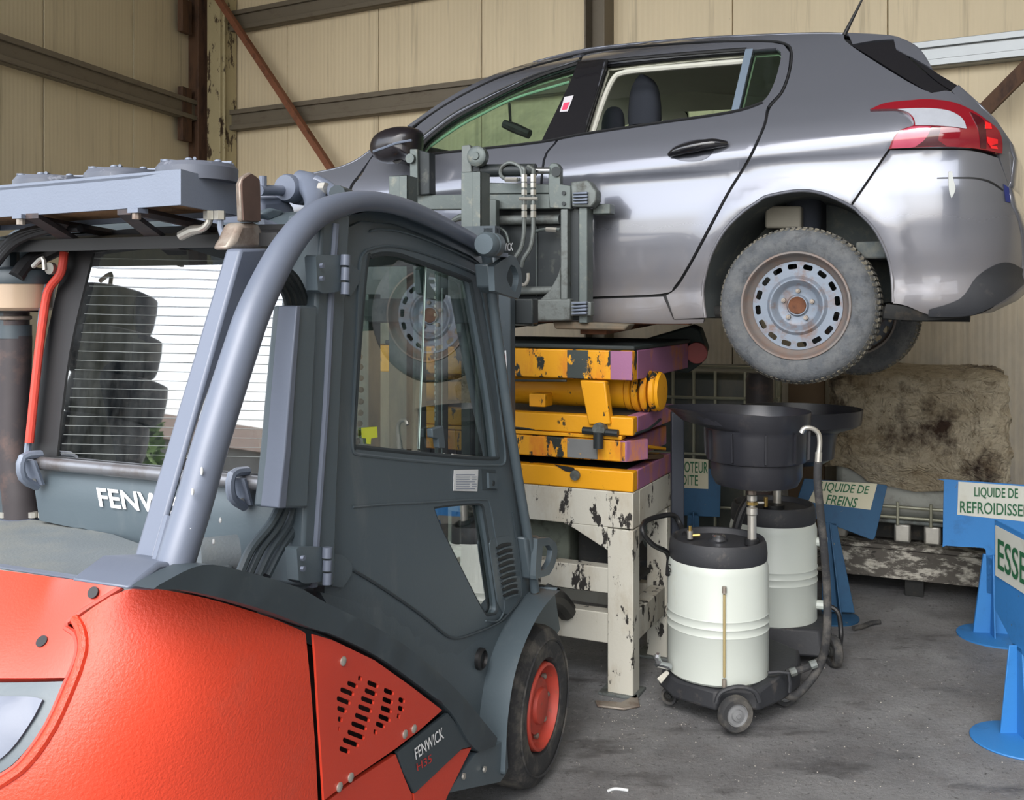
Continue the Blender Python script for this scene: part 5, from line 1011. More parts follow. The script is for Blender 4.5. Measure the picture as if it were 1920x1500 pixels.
MB().tube([TB.P(.14, -.045, zt(812)), TB.P(.14, -.045, zt(842))], .022, 12).obj('pivot_bar', m_mastd, lift)
MB().box(TB, (.44, .52), (.08, .17), (zt(776), zt(750))).obj('bracket', m_yel2, lift, .004); MB().disc(TB.P(.26, -.002, zt(899)), [*(-TB.e2), 0], .022, .015, 12).obj('frame_bolt', m_dirtsteel, lift)
MB().ext([TB.P(.36, -.004, zt(882)), TB.P(.27, -.004, zt(885)), TB.P(.26, -.004, zt(895)), TB.P(.31, -.004, zt(893))], np.array([*TB.e2, 0])*.004).obj('torn_hole', m_black, lift)
MB().tube([TB.P(1.1, -.01, zt(732)), TB.P(.75, -.01, zt(724)), TB.P(.45, -.01, zt(720)), TB.P(.3, -.01, zt(718))], .006, 6, 3).obj('hose', m_mastd, lift)
MB().tube([TB.P(.56, -.006, zt(722)), TB.P(.60, -.006, zt(738)), TB.P(.66, -.006, zt(742))], .006, 6, 3).obj('hose', m_mastd, lift)
MB().tube([TB.P(1.1, .02, zt(818)), TB.P(.6, .0, zt(815)), TB.P(.3, .02, zt(818)), TB.P(.0, .03, zt(815)), TB.P(-.03, .3, zt(800))], .006, 6, 3).obj('hose', m_mastd, lift)
# black sheet on top with the red round end, little bolts
sh = MB().ext([TB.P(XW, .02, zt(656)), TB.P(.25, .0, zt(657)), TB.P(.0, .02, zt(658)), TB.P(-.02, .86, zt(658)), TB.P(XW, .86, zt(658))], (0, 0, .02))
o = sh.obj('rubber_sheet', M('black_sheet', (34, 42, 42), .6, 0, .15, 5), None, .006, 30); tag(o, 'black rubber sheet lying on top of the yellow lift platform', 'sheet')
bc = at(1306, 662, 5.1); o = MB().lathe(bc, [*(-TB.e1*.2+TB.e2*-1), 0], [(0, -.12), (.05, -.12), (.055, -.01), (.052, 0), (0, .004)], 24).obj('gas_bottle', M('faded_red', (128, 52, 50), .6, 0, .15, 9), None); tag(o, 'dull red round bottle end poking out behind the lift platform', 'bottle')
q = [at(1190, 640, 5.0), at(1300, 618, 5.1), at(1318, 655, 5.1), at(1306, 690, 5.1), at(1270, 692, 5.0)]
o = MB().ext([at(1200, 640, 5.25), at(1295, 612, 5.25), at(1312, 618, 5.25), at(1326, 660, 5.25), at(1316, 682, 5.25), at(1290, 700, 5.3), at(1210, 690, 5.3)], (.1, .45, 0)).obj('motor_cover', M('slate_sheet', (40, 50, 50), .7, 0, .15, 6), None, .01); tag(o, 'dark slate slanted cover behind the right end of the lift platform', 'cover')
# ------------------------------------------------------------------ oil drainers
def drainer(cx, cy, label, front):
    t = thing('oil_drainer', (cx, cy, 0), label, 'oil drainer', 'wheeled waste oil drainers'); c = np.array([cx, cy, 0.]); R = .205
    d = MB().lathe(c, e3, [(0, .165), (.195, .165), (R, .175), (R, .355), (R+.003, .360), (R, .366), (R, .386), (R+.004, .392), (R, .398), (R, .418), (R+.003, .424), (R, .430), (R, .60), (.198, .630), (.19, .645)], 56).obj('tank', m_tank, t)
    MB().lathe(c, e3, [(.196, .63), (.199, .64), (.200, .66), (.196, .700), (.188, .716), (.180, .714), (.176, .700), (.172, .692), (.04, .700), (.04, .708), (0, .708)], 56).obj('lid', m_cart, t)
    return t, c, d
d1, C1, tk1 = drainer(.851, 4.19, 'white oil drainer in front, on a black wheeled base with a brass sight tube', True)
d2, C2, tk2 = drainer(1.262, 4.90, 'white oil drainer standing further back, half hidden behind the front one', False)
def ring_pts(c, r, z, n, t0=0): return [c+np.array([r*math.cos(t0+2*math.pi*k/n), r*math.sin(t0+2*math.pi*k/n), z]) for k in range(n)]
# front drainer: cart, wheels, sight tube, valve
DF = Fr(C1[:2], (math.cos(math.radians(-28)), math.sin(math.radians(-28))), (math.sin(math.radians(28)), math.cos(math.radians(28))))
cartm = MB(); lo = [FL.onz(x, y, .085) for x, y in ((1234, 1284), (1262, 1310), (1340, 1334), (1382, 1330), (1424, 1334), (1466, 1316), (1500, 1290), (1504, 1262), (1450, 1225), (1290, 1225))]
cm_ = sum(np.array(p) for p in lo)/len(lo); up_ = [cm_+(np.array(p)-cm_)*.95+e3*(.075+(.03 if i in (5, 6, 7) else 0)) for i, p in enumerate(lo)]
cartm.ext(lo, None, top=up_); ct = cartm.obj('cart', m_cart, d1, .012)
def small_wheel(p, ax_, r, w_, par, rim=True):
    o = MB().lathe(p, ax_, [(r*.62, 0), (r*.66, -.004), (r*.9, -.004), (r, .006), (r, w_-.006), (r*.9, w_), (r*.6, w_)], 36, True).obj('wheel', m_rubber, par)
    MB().lathe(p, ax_, [(r*.63, 0), (r*.60, .0), (r*.55, .008), (r*.35, .006), (r*.30, -.004), (r*.14, -.006), (r*.12, -.010), (0, -.010)], 28).obj('hub', M('hub_grey', (140, 142, 144), .45, .4, .12, 14) if rim else m_dark, o); return o
wax = np.array([.38, .92, 0]); 
MB().tube([at(1343, 1318, 3.93), at(1352, 1298, 3.93), at(1384, 1288, 3.93), at(1414, 1296, 3.93), at(1424, 1316, 3.93)], .010, 8, 4).obj('wheel_arch', m_cart, ct)
small_wheel(np.array(at(1383, 1342, 3.90)), np.array([-.25, .97, 0])*1.0, .070, .036, ct)
small_wheel(np.array(at(1475, 1300, 4.22)), np.array([-.25, .97, 0]), .058, .035, ct)
ca = MB().tube([at(1254, 1290, 4.22), at(1252, 1272, 4.22)], .014, 8).obj('castor_fork', m_zinc, ct); small_wheel(np.array(at(1254, 1306, 4.19)), np.array([.5, .86, 0]), .036, .025, ca, False)
MB().tube([at(1440, 1262, 4.05), at(1478, 1262, 4.05), at(1480, 1298, 4.05)], .007, 6, 2).obj('cart_bracket', m_cart, ct)
st_ = MB().tube([at(1358, 1115, 3.975), at(1358, 1270, 3.975)], .0055, 10).obj('sight_tube', M('amber_tube', (164, 148, 104), .25, 0, .05, coat=.5), d1)
for y0, y1 in ((1100, 1112), (1274, 1288)): MB().tube([at(1358, y0, 3.975), at(1358, y1, 3.975)], .009, 10).obj('tube_fitting', m_scorch, st_)
vl = MB().tube([at(1256, 1250, 4.12), at(1232, 1244, 4.08)], .014, 10).obj('drain_valve', m_chrome, d1)
MB().tube([at(1236, 1243, 4.07), at(1230, 1228, 4.07)], .012, 8).obj('valve_lever', m_chrome, vl); MB().disc(at(1231, 1231, 4.05), -e2, .016, .012, 8).obj('valve_knob', m_chrome, vl)
MB().ext([at(1232, 1272, 4.1), at(1250, 1256, 4.12), at(1256, 1262, 4.12), at(1240, 1282, 4.1)], (0, .01, -.004)).obj('foot_tab', m_white, ct, .003)
# lid fittings: plug, safety valve, hose over the left
MB().lathe(C1+np.array([-.0, -.02, .706]), e3, [(0, 0), (.028, 0), (.028, .018), (.022, .024), (.012, .02), (0, .02)], 18).obj('lid_plug', m_chrome, d1)
sv = MB().tube([at(1294, 1010, 4.20), at(1294, 995, 4.20)], .012, 10).obj('safety_valve', m_zinc, d1); MB().tube([at(1294, 996, 4.2), at(1294, 986, 4.2)], .007, 8).obj('valve_tip', m_brass, sv); MB().tube([at(1298, 1004, 4.2), at(1312, 1003, 4.2)], .007, 8).obj('valve_tip', m_brass, sv)
MB().tube([at(1255, 1052, 4.22), at(1250, 1035, 4.2), at(1225, 1022, 4.1), at(1206, 1000, 4.05), at(1208, 980, 4.1), at(1230, 970, 4.3), at(1262, 966, 4.4), at(1276, 985, 4.4), at(1284, 1005, 4.3)], .011, 10, 5).obj('air_hose', m_black, d1)
MB().tube([at(1254, 1050, 4.22), at(1252, 1078, 4.16)], .010, 8).obj('air_hose', m_black, d1)
MB().box(Fr(at(1270, 800, 4.46)[:2], (1, 0), (0, 1)), (-.028, .028), (-.02, .02), (.10, at(1270, 772, 4.46)[2])).obj('handle_post', M('post_blue_black', (26, 32, 42), .6, 0, .1), d1, .005)
# stem and catch bowl
sx, sy = at(1410, 1020, 4.12)[:2]; bz = .93
st_ = MB().lathe((sx, sy, .70), e3, [(.0, 0), (.018, 0), (.018, .12), (.022, .125), (.022, .15), (.012, .155), (.012, .175), (.020, .18), (.020, .20), (.010, .205), (.010, .26), (0, .26)], 16).obj('stem', m_zinc, d1)
MB().disc((sx, sy, .70), e3, .030, .025, 16).obj('stem_seal', m_black, st_); MB().disc((sx, sy, .862), e3, .023, .012, 6).obj('stem_nut', m_brass, st_); MB().disc((sx, sy, .905), e3, .018, .015, 6).obj('stem_nut', m_scorch, st_)
bcx = np.array([at(1418, 900, 4.17)[0], 4.17, 0]); prof = [(0, .925), (.10, .925), (.165, .94), (.183, .975), (.186, 1.035), (.199, 1.04), (.202, 1.046), (.205, 1.15), (.208, 1.172), (.214, 1.180), (.218, 1.240), (.214, 1.240), (.208, 1.185), (.200, 1.17), (.197, 1.06), (.18, 1.03), (.16, .955), (0, .94)]
bm1 = MB().lathe(bcx, e3, prof, 64)
# rim drawn out towards the left
bm1.v = [(x-(.15*max(0, -(x-bcx[0])/.21)**1.6*min(1, (z-1.172)/.02) if z > 1.172 else 0), y, z+(.016*max(0, -(x-bcx[0])/.21) if z > 1.172 else 0)) for x, y, z in bm1.v]
bowl = bm1.obj('catch_bowl', m_drain, d1)
for k in range(10):
    t = 2*math.pi*k/10+.25; u_ = np.array([math.cos(t), math.sin(t), 0]); w_ = np.array([-u_[1], u_[0], 0])*.003; p = bcx+u_*.200
    MB().ext([p+w_+e3*1.045, p+w_+u_*.012+e3*1.05, p+w_+u_*.016+e3*1.165, p+w_+e3*1.165], -w_*2).obj('bowl_rib', m_drain, bowl)
# suction hose with steel hook
hp = [at(1502, 812, 3.92), at(1508, 803, 3.92), at(1522, 803, 3.92), at(1534, 812, 3.92), at(1537, 830, 3.92), at(1535, 850, 3.92)]
hk = MB().tube(hp, .0095, 10, 4).obj('hose_hook', m_zinc, d1); MB().tube([at(1535, 848, 3.92), at(1534, 868, 3.92)], .013, 10).obj('hook_ferrule', m_zinc, hk)
MB().tube([at(1534, 866, 3.92), at(1533, 900, 3.92), at(1538, 960, 3.95), at(1546, 1040, 4.0), at(1551, 1120, 4.05), at(1550, 1190, 4.05), at(1540, 1240, 4.1), at(1520, 1275, 4.1), at(1490, 1305, 4.12), at(1470, 1300, 4.15)], [.016]*4+[.0165]*6, 12, 5).obj('suction_hose', m_rubber, d1)
MB().tube([at(1474, 1262, 4.1), at(1500, 1256, 4.1), at(1525, 1245, 4.12), at(1545, 1228, 4.12), at(1550, 1180, 4.14)], .014, 10, 5).obj('drain_hose', m_rubber, d1)
for x, y in ((1486, 1260), (1524, 1246)): MB().tube([at(x-5, y+2, 4.09), at(x+7, y-2, 4.09)], .0175, 10).obj('hose_clamp', m_dirtsteel, d1)
text('stencil', 'S', [tuple(np.array(at(1252, 1072, 4.17))), tuple(np.array(at(1259, 1074, 4.13))), tuple(np.array(at(1259, 1058, 4.13))), tuple(np.array(at(1252, 1056, 4.17)))], m_black, d1)
# rear drainer
b2_ = [(-.24, -.20), (.20, -.24), (.27, -.16), (.27, .2), (-.24, .2)]; D2 = Fr(C2[:2], (math.cos(math.radians(-8)), math.sin(math.radians(-8))), (math.sin(math.radians(8)), math.cos(math.radians(8))))
c2_ = MB().ext([D2.P(a, l, .055) for a, l in b2_], None, top=[np.array(D2.P(a*.9, l*.9, .175)) for a, l in b2_]).obj('cart', m_cart, d2, .012)
small_wheel(np.array(D2.P(.235, -.2, .075)), np.array([1, .1, 0.]), .072, .035, c2_, False); small_wheel(np.array(D2.P(-.20, -.2, .05)), np.array([1, .1, 0.]), .045, .03, c2_, False)
for z in (.245, .545): MB().tube([D2.P(.19, -.05, z), D2.P(.245, -.06, z)], .022, 10).obj('tank_spout', m_tank, d2)
MB().tube([D2.P(.245, -.06, .245), D2.P(.29, -.08, .22), D2.P(.30, -.1, .12), D2.P(.27, -.2, .06)], .012, 8, 4).obj('drain_hose', m_black, d2)
s2 = at(1457, 960, 4.85); MB().tube([(s2[0], s2[1], .70), (s2[0], s2[1], .93)], .019, 14).obj('stem', m_zinc, d2)
MB().lathe((s2[0]-.02, s2[1]-.02, .70), e3, [(0, 0), (.05, 0), (.05, .02), (.02, .025), (0, .025)], 14).obj('lid_plug', m_black, d2)
sv = MB().tube([at(1436, 950, 4.8), at(1436, 932, 4.8)], .010, 8).obj('safety_valve', m_brass, d2); MB().tube([at(1418, 943, 4.8), at(1432, 943, 4.8)], .008, 8).obj('valve_tip', m_zinc, sv)
bc2 = np.array([s2[0]+.09, 4.90, 0]); pr2 = [(0, .93), (.14, .93), (.19, .96), (.20, 1.05), (.21, 1.085), (.25, 1.105), (.270, 1.12), (.277, 1.19), (.27, 1.19), (.262, 1.125), (.22, 1.10), (0, .95)]
b2m = MB().lathe(bc2, e3, pr2, 56); b2m.v = [(x+(.05*max(0, (x-bc2[0])/.27)**2 if z > 1.095 else 0), y, z-.02) for x, y, z in b2m.v]; b2m.obj('catch_bowl', m_drain, d2)
MB().tube([at(1408, 930, 4.6), at(1390, 960, 4.6), at(1378, 1000, 4.6)], .02, 10, 4).obj('drain_hose', m_black, d2)
# ------------------------------------------------------------------ blue sign stands
def sign(name, lab, Y0, dirdeg, board, th, post, disc, m1, m2, lpts, words, grp=None):
    """board, label and words are read on an upright plane through depth Y0 at px post[0], turned dirdeg"""
    dx, dy = math.cos(math.radians(dirdeg)), math.sin(math.radians(dirdeg)); o0 = np.array(at(post[0][0], 560, Y0)[:2]); nrm = np.array([-dy, dx]); nrm = nrm if nrm[1] > 0 else -nrm
    if abs(nrm[1]) < .1 and nrm[0] < 0: nrm = -nrm
    fr = Fr(o0, (dx, dy), nrm); n3 = np.array([*nrm, 0])
    c = fr.onz(*disc[0], .01) if disc else (*o0, 0)
    t = thing(name, (float(o0[0]), float(o0[1]), 0), lab, 'sign', grp)
    b = MB().ext([fr.onl(*p, 0) for p in (sm(board, 60, 3) if len(board) > 8 else board)], n3*th).obj('board', m1, t, .004)
    lb = MB().ext([fr.onl(*p, -.003) for p in lpts], n3*.003).obj('sign_plate', m2, b)
    for w_, q in words: text('lettering', w_, [fr.onl(*p, -.006) for p in q], m_green, lb, bold=.01)
    (x1, y1, w1), (x2, y2, w2) = post; A, B = np.array(fr.onl(x1, y1, .0)), np.array(fr.onl(x2, y2, .0)); u3 = np.array([dx, dy, 0])
    B[2] = max(.0, B[2])
    MB().ext([A-u3*w1, B-u3*w2, B+u3*w2, A+u3*w1], n3*.02).obj('post', m1, t, .003)
    MB().ext([A-n3*w1*.2-u3*.004, B-n3*w2-u3*.004, B+n3*w2-u3*.004, A+n3*w1-u3*.004], u3*.008).obj('fin', m1, t, .002)
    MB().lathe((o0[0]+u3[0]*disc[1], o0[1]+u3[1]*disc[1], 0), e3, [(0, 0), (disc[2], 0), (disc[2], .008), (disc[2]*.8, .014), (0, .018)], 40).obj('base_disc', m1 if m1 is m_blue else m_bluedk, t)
    return t, fr
sign('coolant_sign', 'bright blue sign stand reading LIQUIDE DE REFROIDISSEMENT', 5.10, -12, [(1770, 901), (1776, 899), (2010, 916), (2010, 1062), (1905, 1050), (1890, 1120), (1850, 1112), (1849, 1040), (1846, 1030), (1838, 1027), (1774, 1023), (1768, 1017)], .006, [(1862, 1040, .045), (1858, 1192, .085)], ((1858, 1195), .02, .19), m_blue, m_label,
     [(1797, 903), (1990, 917), (1990, 985), (1795, 965)], [('LIQUIDE DE', [(1827, 934), (1909, 938), (1909, 916), (1827, 913)]), ('REFROIDISSEMENT', [(1800, 961), (1975, 972), (1975, 949), (1800, 939)])])
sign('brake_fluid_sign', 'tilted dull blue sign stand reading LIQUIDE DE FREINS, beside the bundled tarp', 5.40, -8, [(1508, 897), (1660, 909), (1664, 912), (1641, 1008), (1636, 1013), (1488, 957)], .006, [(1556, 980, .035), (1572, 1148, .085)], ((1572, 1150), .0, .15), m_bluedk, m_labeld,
     [(1536, 901), (1645, 907), (1632, 956), (1515, 941)], [('LIQUIDE DE', [(1535, 923), (1626, 929), (1631, 911), (1541, 903)]), ('FREINS', [(1548, 945), (1604, 952), (1610, 934), (1553, 927)])])
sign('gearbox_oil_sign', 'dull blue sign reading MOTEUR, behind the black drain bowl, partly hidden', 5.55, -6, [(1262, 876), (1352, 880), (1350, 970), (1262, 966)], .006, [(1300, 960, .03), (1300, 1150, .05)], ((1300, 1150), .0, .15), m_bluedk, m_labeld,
     [(1262, 858), (1328, 862), (1328, 917), (1262, 914)], [('MOTEUR', [(1273, 885), (1327, 888), (1327, 866), (1273, 865)]), ('BOITE', [(1268, 909), (1309, 911), (1309, 891), (1268, 889)])])
# petrol sign, close on the right, seen almost edge on
eo = np.array([1.955, 3.93]); ud = np.array([-.05, -1.0]); ud /= np.linalg.norm(ud); fe = Fr(eo, ud, (1.0, -.05)); es = thing('petrol_sign', (float(eo[0]), float(eo[1]), 0), 'bright blue sign stand reading ESSENCE, nearest the camera at the right edge', 'sign')
nb = np.array([1.0, -.05, 0])
fx = Fr(eo, ud, np.array([1.0, -.05])/math.hypot(1, .05))
bpts = [(-.19, .66), (-.19, .98), (-.17, .99), (.40, .99), (.40, .62), (.10, .62), (.06, .55), (-.02, .55), (-.06, .60)]
zb = fx.onl(1868, 985, 0)[2]; al = fx.loc(fx.onl(1868, 1000, 0))[0]; zlo = fx.onl(1873, 1082, 0)[2]
bo = MB().ext([fx.P(a, 0, z) for a, z in ((al-.02, zb+.02), (al-.02, zlo-.14), (al+.10, zlo-.20), (al+.16, zlo-.24), (al+.30, zlo-.24), (al+.36, zlo-.18), (al+.75, zlo-.18), (al+.75, zb+.02))], nb*.006).obj('board', m_blue, es, .004)
lb = MB().ext([fx.P(al, -.004, zb), fx.P(al, -.004, zlo), fx.P(al+.60, -.004, zlo), fx.P(al+.60, -.004, zb)], nb*.003).obj('sign_plate', m_label, bo)
text('lettering', 'ESSENCE', [fx.P(al+.03, -.006, zlo+.035), fx.P(al+.56, -.006, zlo+.035), fx.P(al+.56, -.006, zb-.045), fx.P(al+.03, -.006, zb-.045)], m_green, lb, bold=.01)
MB().ext([fx.P(-.03, 0, zlo-.22), fx.P(.05, 0, zlo-.22), fx.P(.09, 0, .01), fx.P(-.07, 0, .01)], nb*.02).obj('post', m_blue, es, .003)
MB().ext([(eo[0]-.03, eo[1], zlo-.22), (eo[0]+.03, eo[1], zlo-.22), (eo[0]+.065, eo[1], .01), (eo[0]-.065, eo[1], .01)], (0, -.008, 0)).obj('fin', m_blue, es, .002)
MB().lathe((eo[0]-.005, eo[1]-.04, 0), e3, [(0, 0), (.175, 0), (.178, .004), (.175, .008), (.12, .016), (0, .02)], 48).obj('base_disc', m_blue, es)
# ------------------------------------------------------------------ tarp-covered tank on its pallet
IF = frame(at(1893, 560, 5.62)[:2], 24, 'side'); iw = IF.loc(IF.onl(1548, 800, 0))[0]; ZI = HC-(700-560)/F*5.75
ibc = thing('covered_tank', (*IF.P(iw/2, .5, 0)[:2], 0), 'liquid container under a crumpled oil-stained beige tarp, against the wall behind the signs', 'container')
def tarpmat():
    q = NT('stained_tarp'); f = q.noise(3.0, 7, .7); a = q.mix(q.ramp(f, .35, .7), lin((214, 203, 178)), lin((158, 140, 110)))
    a = q.mix(q.ramp(q.noise(14, 7, .75), .5, .7), a, lin((122, 104, 78))); a = q.mix(q.ramp(q.noise(2.6, 7, .72, (1, 1, .8)), .53, .66), a, lin((62, 44, 33))); a = q.mix(q.ramp(q.noise(30, 5, .8), .62, .68), a, lin((84, 62, 44)))
    q.l(a, q.b.inputs['Base Color']); q.b.inputs['Roughness'].default_value = .55
    v = q.n('TexVoronoi', feature='DISTANCE_TO_EDGE'); v.inputs['Scale'].default_value = 12; nz = q.n('TexNoise'); nz.inputs['Scale'].default_value = 5; q.l(q.tc.outputs['Object'], nz.inputs['Vector'])
    vm = q.n('VectorMath', operation='ADD'); q.l(q.tc.outputs['Object'], vm.inputs[0]); q.l(nz.outputs['Color'], vm.inputs[1]); q.l(vm.outputs[0], v.inputs['Vector'])
    m_ = q.mix(.55, v.outputs[0], q.noise(14, 8, .8, (1, 1, .7))); q.bump(m_, 1.0, .07); return q.m
m_tarp = tarpmat()
from mathutils import noise as mn
def tarp():
    m = MB(); NA, NZ = 70, 60; top = []
    # perimeter profile walks from the front hem up, over the top, down the back; corners rounded in plan by a superellipse
    V = []; cxx, cyy = iw/2, .50; hw, hd = iw/2, .50; N = 280; R_ = 100
    for j in range(R_+1):
        t = j/R_
        for i in range(N):
            th = 2*math.pi*i/N; c, s_ = math.cos(th), math.sin(th); ex = .16
            u = math.copysign(abs(c)**ex, c); v = math.copysign(abs(s_)**ex, s_)
            if t < .72:
                q_ = t/.72; z = ZI-.03-(1-q_)*(ZI-.72+.10*math.sin(3.1*(u*.5+.5))*(v < 0)+.05*math.sin(6*u)); k = 1.0+(.02 if q_ < .3 else 0)-.02*max(0, q_-.9)*10*.3
            else: q_ = (t-.72)/.28; k = (1-q_); z = ZI-.03+.035*math.sin(min(1, q_*4)*math.pi/2)-.02*q_; k = (1-q_)*.985
            a, l = cxx+hw*u*k, cyy+hd*v*k
            n1 = mn.noise(Vector((a*3.2, l*3.2, z*3.2)))*.035+mn.noise(Vector((a*9, l*9, z*7+3)))*.012+(1-abs(mn.noise(Vector((a*6+z*3, l*6, z*6-a*2)))))**3*.030+(1-abs(mn.noise(Vector((a*13-z*8, l*13, z*12+a*6)))))**4*.020-.03
            V.append(IF.P(a+n1*.6*u, l+n1*(v if t < .72 else 0)*1.0, z+(n1*.5 if t >= .72 else 0)))
    Fq = [(j*N+i, j*N+(i+1) % N, (j+1)*N+(i+1) % N, (j+1)*N+i) for j in range(R_) for i in range(N)]
    return m.add(V, Fq)
tp_ = tarp().obj('tarp', m_tarp, ibc, ang=80); sd = tp_.modifiers.new('s', 'SOLIDIFY'); sd.thickness = .004
MB().box(IF, (.05, iw-.05), (.06, .94), (.42, ZI-.07)).obj('container_body', M('tank_pale', (152, 154, 146), .5, 0, .1, 5, dirt=((100, 96, 84), .5, .8, 7)), ibc, .04)
# lower cage, tray, pallet feet and runner
zz_ = lambda y: HC-(y-560)/F*5.62
MB().box(IF, (.02, iw-.02), (-.01, .97), (.400, .425)).obj('tray', m_dirtsteel, ibc, .008)
for z in (.44, .50): MB().tube([IF.P(.03, -.02, z), IF.P(iw-.03, -.02, z)], .010, 8).obj('cage_tube', m_cage, ibc)
for k in range(6): MB().tube([IF.P(.05+k*(iw-.1)/5, -.025, .40), IF.P(.05+k*(iw-.1)/5, -.025, .53)], .009, 8).obj('cage_tube', m_cage, ibc)
for a in (.02, iw/2-.14, iw/2+.02, iw-.12): MB().box(IF, (a, a+.09), (.0, .1), (.29, .40)).obj('pallet_block', m_zinc if .3 < a < 1 else m_wood, ibc, .012)
MB().box(IF, (.10, iw-.1), (.12, .9), (.29, .40)).obj('pallet_core', m_dark, ibc)
# timber runners underneath
ru = thing('timber_pallet', (*IF.P(iw/2, .4, 0)[:2], 0), 'weathered timber pallet with peeling white paint under the covered container', 'pallet')
MB().box(IF, (-.0, iw+.05), (-.08, .06), (.265, .290)).obj('board', m_wood, ru, .004); MB().box(IF, (.0, iw+.05), (-.08, -.04), (.10, .262)).obj('board', m_wood, ru, .004)
MB().box(IF, (.0, iw+.05), (.4, .5), (.10, .289)).obj('board', m_wood, ru, .004); MB().box(IF, (.0, iw+.05), (.85, .95), (.10, .289)).obj('board', m_wood, ru, .004)
for a in (.05, iw/2-.05, iw-.1): MB().box(IF, (a, a+.1), (-.04, .95), (.0, .10)).obj('bearer', m_dark, ru, .004)
# ------------------------------------------------------------------ caged tank behind the drainers
GF = frame(at(1452, 560, 5.9)[:2], 16, 'side'); gw_ = GF.loc(GF.onl(1215, 800, 0))[0]+.12
z_ = lambda y: HC-(y-560)/F*6.0
cg2 = thing('caged_tank', (*GF.P(gw_/2, .5, 0)[:2], 0), 'grimy dark liquid container in a wire tube cage, behind the drain bowls', 'container')
MB().box(GF, (.06, gw_-.06), (.12, .9), (.15, 1.26)).obj('tank', m_ibc, cg2, .05)
xs = [(1465, .0)]; 
for px_ in (1455, 1445, 1397, 1341, 1301, 1262, 1223):
    a = GF.loc(GF.onl(px_, 700, 0))[0]; MB().tube([GF.P(a, 0, .12), GF.P(a, 0, 1.27)], .009, 8).obj('cage_tube', m_cage, cg2)
for y in (688, 746, 852, 950): MB().tube([GF.P(-.02, -.012, z_(y)), GF.P(gw_, -.012, z_(y))], .009, 8).obj('cage_tube', m_cage, cg2)
for y in (688, 746, 852, 950): MB().tube([GF.P(-.02, -.012, z_(y)), GF.P(-.02, .95, z_(y))], .009, 8).obj('cage_tube', m_cage, cg2)
for l in (.12, .3, .5, .7): MB().tube([GF.P(-.02, l, .12), GF.P(-.02, l, 1.27)], .009, 8).obj('cage_tube', m_cage, cg2)
MB().box(GF, (-.02, gw_), (.0, 1.0), (0, .12)).obj('pallet', m_dark, cg2, .01)
hc = at(1424, 720, 5.62); o = MB().lathe((hc[0], hc[1]-.0, 0), e3, [(0, .0), (.075, 0), (.075, 1.25), (.06, 1.29), (0, 1.29)], 26).obj('steel_cylinder', m_sooty, None); tag(o, 'tall narrow dark cylinder standing in front of the wire cage', 'cylinder')
# brown board behind the tyre, leaning on the wall
o = MB().ext([at(1478, 706, 6.6), at(1546, 700, 6.5), at(1546, 1010, 6.4), at(1478, 1010, 6.5)], (.02, .05, 0)).obj('brown_board', M('brown_board', (122, 102, 80), .85, 0, .15, 6), None, .004); tag(o, 'upright brown board between the cage and the tarp', 'board')
# ------------------------------------------------------------------ litter, hose and grit on the floor
o = MB().tube([at(1150, 1482, 3.505), at(1158, 1478, 3.51), at(1170, 1480, 3.505), at(1178, 1481, 3.50)], .004, 6, 3)
P_ = [FL.onz(x, y, .006) for x, y in ((1140, 1483), (1152, 1479), (1166, 1480), (1178, 1482))]; o = MB().tube(P_, .005, 6, 3).obj('plastic_clip', m_stick, None); tag(o, 'small white bent plastic clip on the floor at the bottom', 'clip')
P_ = [FL.onz(x, y, .014) for x, y in ((1600, 1178), (1618, 1174), (1634, 1168), (1650, 1166))]; o = MB().tube(P_, .013, 8, 4).obj('rubber_hose', m_rubber, None); tag(o, 'short black rubber hose lying at the foot of the tilted sign', 'hose')
gr = MB(); random.seed(5)
for k in range(330):
    a, b = random.random(), random.random()
    if k < 130: px_, py_ = random.gauss(1190, 60), random.gauss(1330, 32)
    else: px_, py_ = 1080+a*800, 1240+b*250
    if py_ < 1240 or px_ < 1080: continue
    p = FL.onz(px_, py_, .002); r = random.uniform(.001, .003); gr.ball(p, r, r, r*.6, 3)
o = gr.obj('grit', M('pale_grit', (176, 172, 164), .8, 0, .3, 40), None); tag(o, 'pale grit and crumbs scattered over the oily floor', 'grit'); o['kind'] = 'stuff'
o = MB().ext([FL.onz(1115, 1312, .012), FL.onz(1165, 1316, .012), FL.onz(1195, 1300, .012), FL.onz(1200, 1322, .012), FL.onz(1170, 1328, .012), FL.onz(1120, 1322, .012)], (0, 0, -.01)).obj('rag', m_scorch, None, .004); tag(o, 'small flat dirty rag beside the foot of the white stand', 'rag')
# ------------------------------------------------------------------ outside, seen mirrored in the cab windows
def mirror_pt(px, py, dist):
    """where the mirrored view in the rear window at a photo pixel lies, dist metres beyond the glass"""
    a, z = rp.solve(px, py); p = rp.P(a, z); n = rp.N(a, z); d = p-np.array([0, 0, HC]); d /= np.linalg.norm(d); r = d-2*(d@n)*n; return p+r*dist
def tree(c, h, w_, lab):
    t = thing('tree', (c[0], c[1], -.12), lab, 'tree'); MB().tube([(c[0], c[1], -.12), (c[0], c[1], h*.6)], .1, 8).obj('trunk', m_wood, t)
    m = MB(); random.seed(3)
    for k in range(1500):
        th, ph = random.random()*6.28, random.random(); r = w_*(.5+.5*random.random())*(1-ph**2*.85); q = np.array([c[0]+r*math.cos(th), c[1]+r*math.sin(th), .1+ph*h]); u = np.array([random.gauss(0, 1) for _ in range(3)]); u /= np.linalg.norm(u); v = np.cross(u, [0, 0, 1.]); v = v/(np.linalg.norm(v)+1e-6)
        m.add([q-u*.12-v*.05, q+u*.12-v*.03, q+u*.11+v*.07, q-u*.08+v*.08], [(0, 1, 2, 3)])
    o = m.obj('foliage', M('leaf_green', (110, 140, 66), .7, 0, .35, 8), t); o['kind'] = 'stuff'; return t
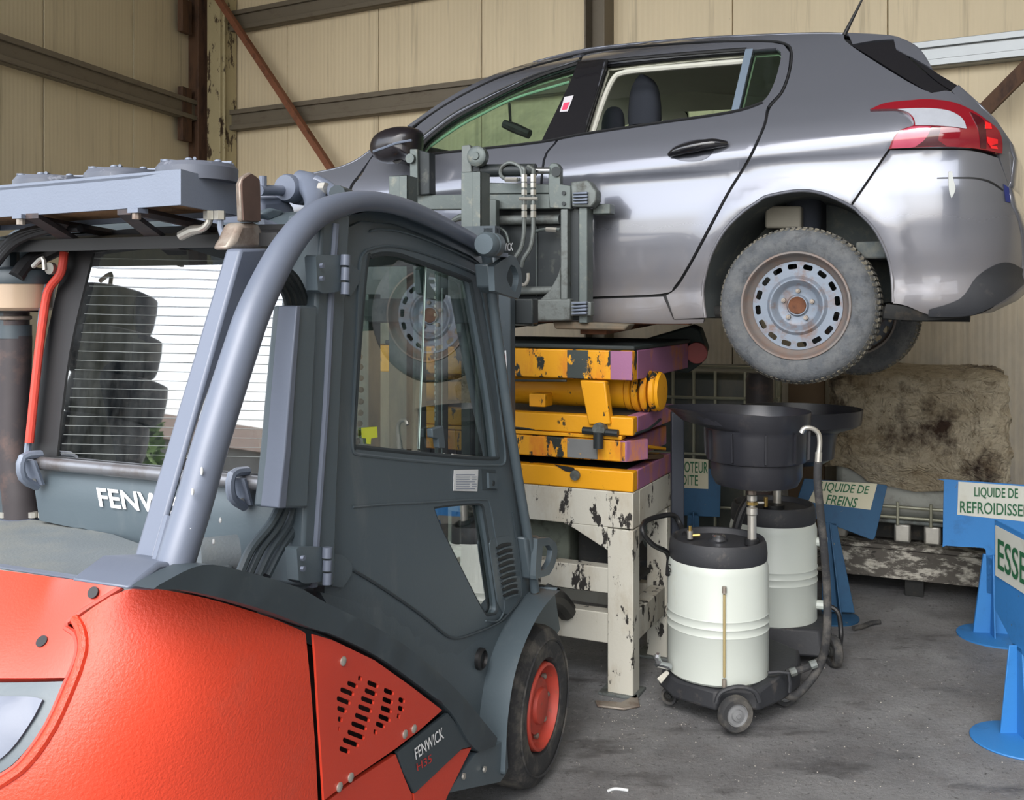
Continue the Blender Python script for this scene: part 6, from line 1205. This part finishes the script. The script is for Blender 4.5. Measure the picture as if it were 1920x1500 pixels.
T1 = mirror_pt(255, 800, 14); tree(T1, float(T1[2])+.3, 1.0, 'green bushy tree outside the open left side of the shed')
H1 = mirror_pt(470, 830, 22); print('MIRROR', mirror_pt(200, 500, 6), mirror_pt(200, 850, 6), T1, H1, mirror_pt(500,600,20))
dd = mirror_pt(470, 830, 23)-H1; dd = dd[:2]/np.linalg.norm(dd[:2]); hf = Fr(H1[:2], (-dd[1], dd[0]), dd)
hs = thing('house', (float(H1[0]), float(H1[1]), -.12), 'low grey house with a shallow roof outside beyond the open left side', 'house')
hz = float(H1[2]); MB().box(hf, (-2.5, 2.5), (0, 4), (-.12, hz-.2)).obj('wall', M('house_wall', (150, 146, 140), .8), hs)
MB().ext([hf.P(-2.9, -.2, hz-.2), hf.P(-2.9, 2, hz+.6), hf.P(-2.9, 4.2, hz-.2)], np.array([*hf.e1, 0])*5.8).obj('roof', M('roof_tiles', (150, 128, 112), .8, 0, .2, 3), hs)
S1 = mirror_pt(205, 700, 6.5); zt_ = float(mirror_pt(225, 545, 6.5)[2]); nn = 9; hgt = (zt_+.12)/nn  # unseen tyre stack, added to put a dark shape in the window reflection
wd_ = ['bottom', 'second', 'third', 'fourth', 'fifth', 'sixth', 'seventh', 'eighth', 'top']
for k in range(nn):
    x, y = S1[0]+.05*math.sin(k*2.1), S1[1]+.10*math.sin(k*1.7+1); r = .9*(1-.04*k)
    o = MB().lathe((x, y, -.12+k*hgt), e3, [(.35*r, .02), (.5*r, 0), (.58*r, .05), (.60*r, hgt*.3), (.60*r, hgt*.7), (.58*r, hgt*.95), (.5*r, hgt), (.35*r, hgt-.02)], 30, True).obj('tyre', m_rubber, None)
    tag(o, 'added black tyre, %s in the unseen stack darkening the window reflection' % (wd_[k] if k in (0, 8) else wd_[k]+' from the ground'), 'tyre', 'tyres added outside for a dark reflection')
bf = Fr((0.6, -8.5), (1.0, .0), (0, -1.0)); bh = thing('building', (8, -11, -.12), 'brown-grey building added behind the camera to darken the car bumper reflection', 'building')  # unseen building added so the bumper reflects something dark
MB().box(bf, (0, 20), (0, 6), (-.12, 5.2)).obj('wall', M('workshop_wall', (112, 102, 92), .9, 0, .15, 1), bh); MB().box(bf, (-.3, 20.3), (-.3, 6.3), (5.2, 5.4)).obj('roof', m_dark, bh)
for k in range(3): MB().box(bf, (2+k*5.5, 5+k*5.5), (-.06, -.002), (-.10, 3.4)).obj('shutter_door', M('shutter_%d' % k, (70, 72, 74), .7), bh)
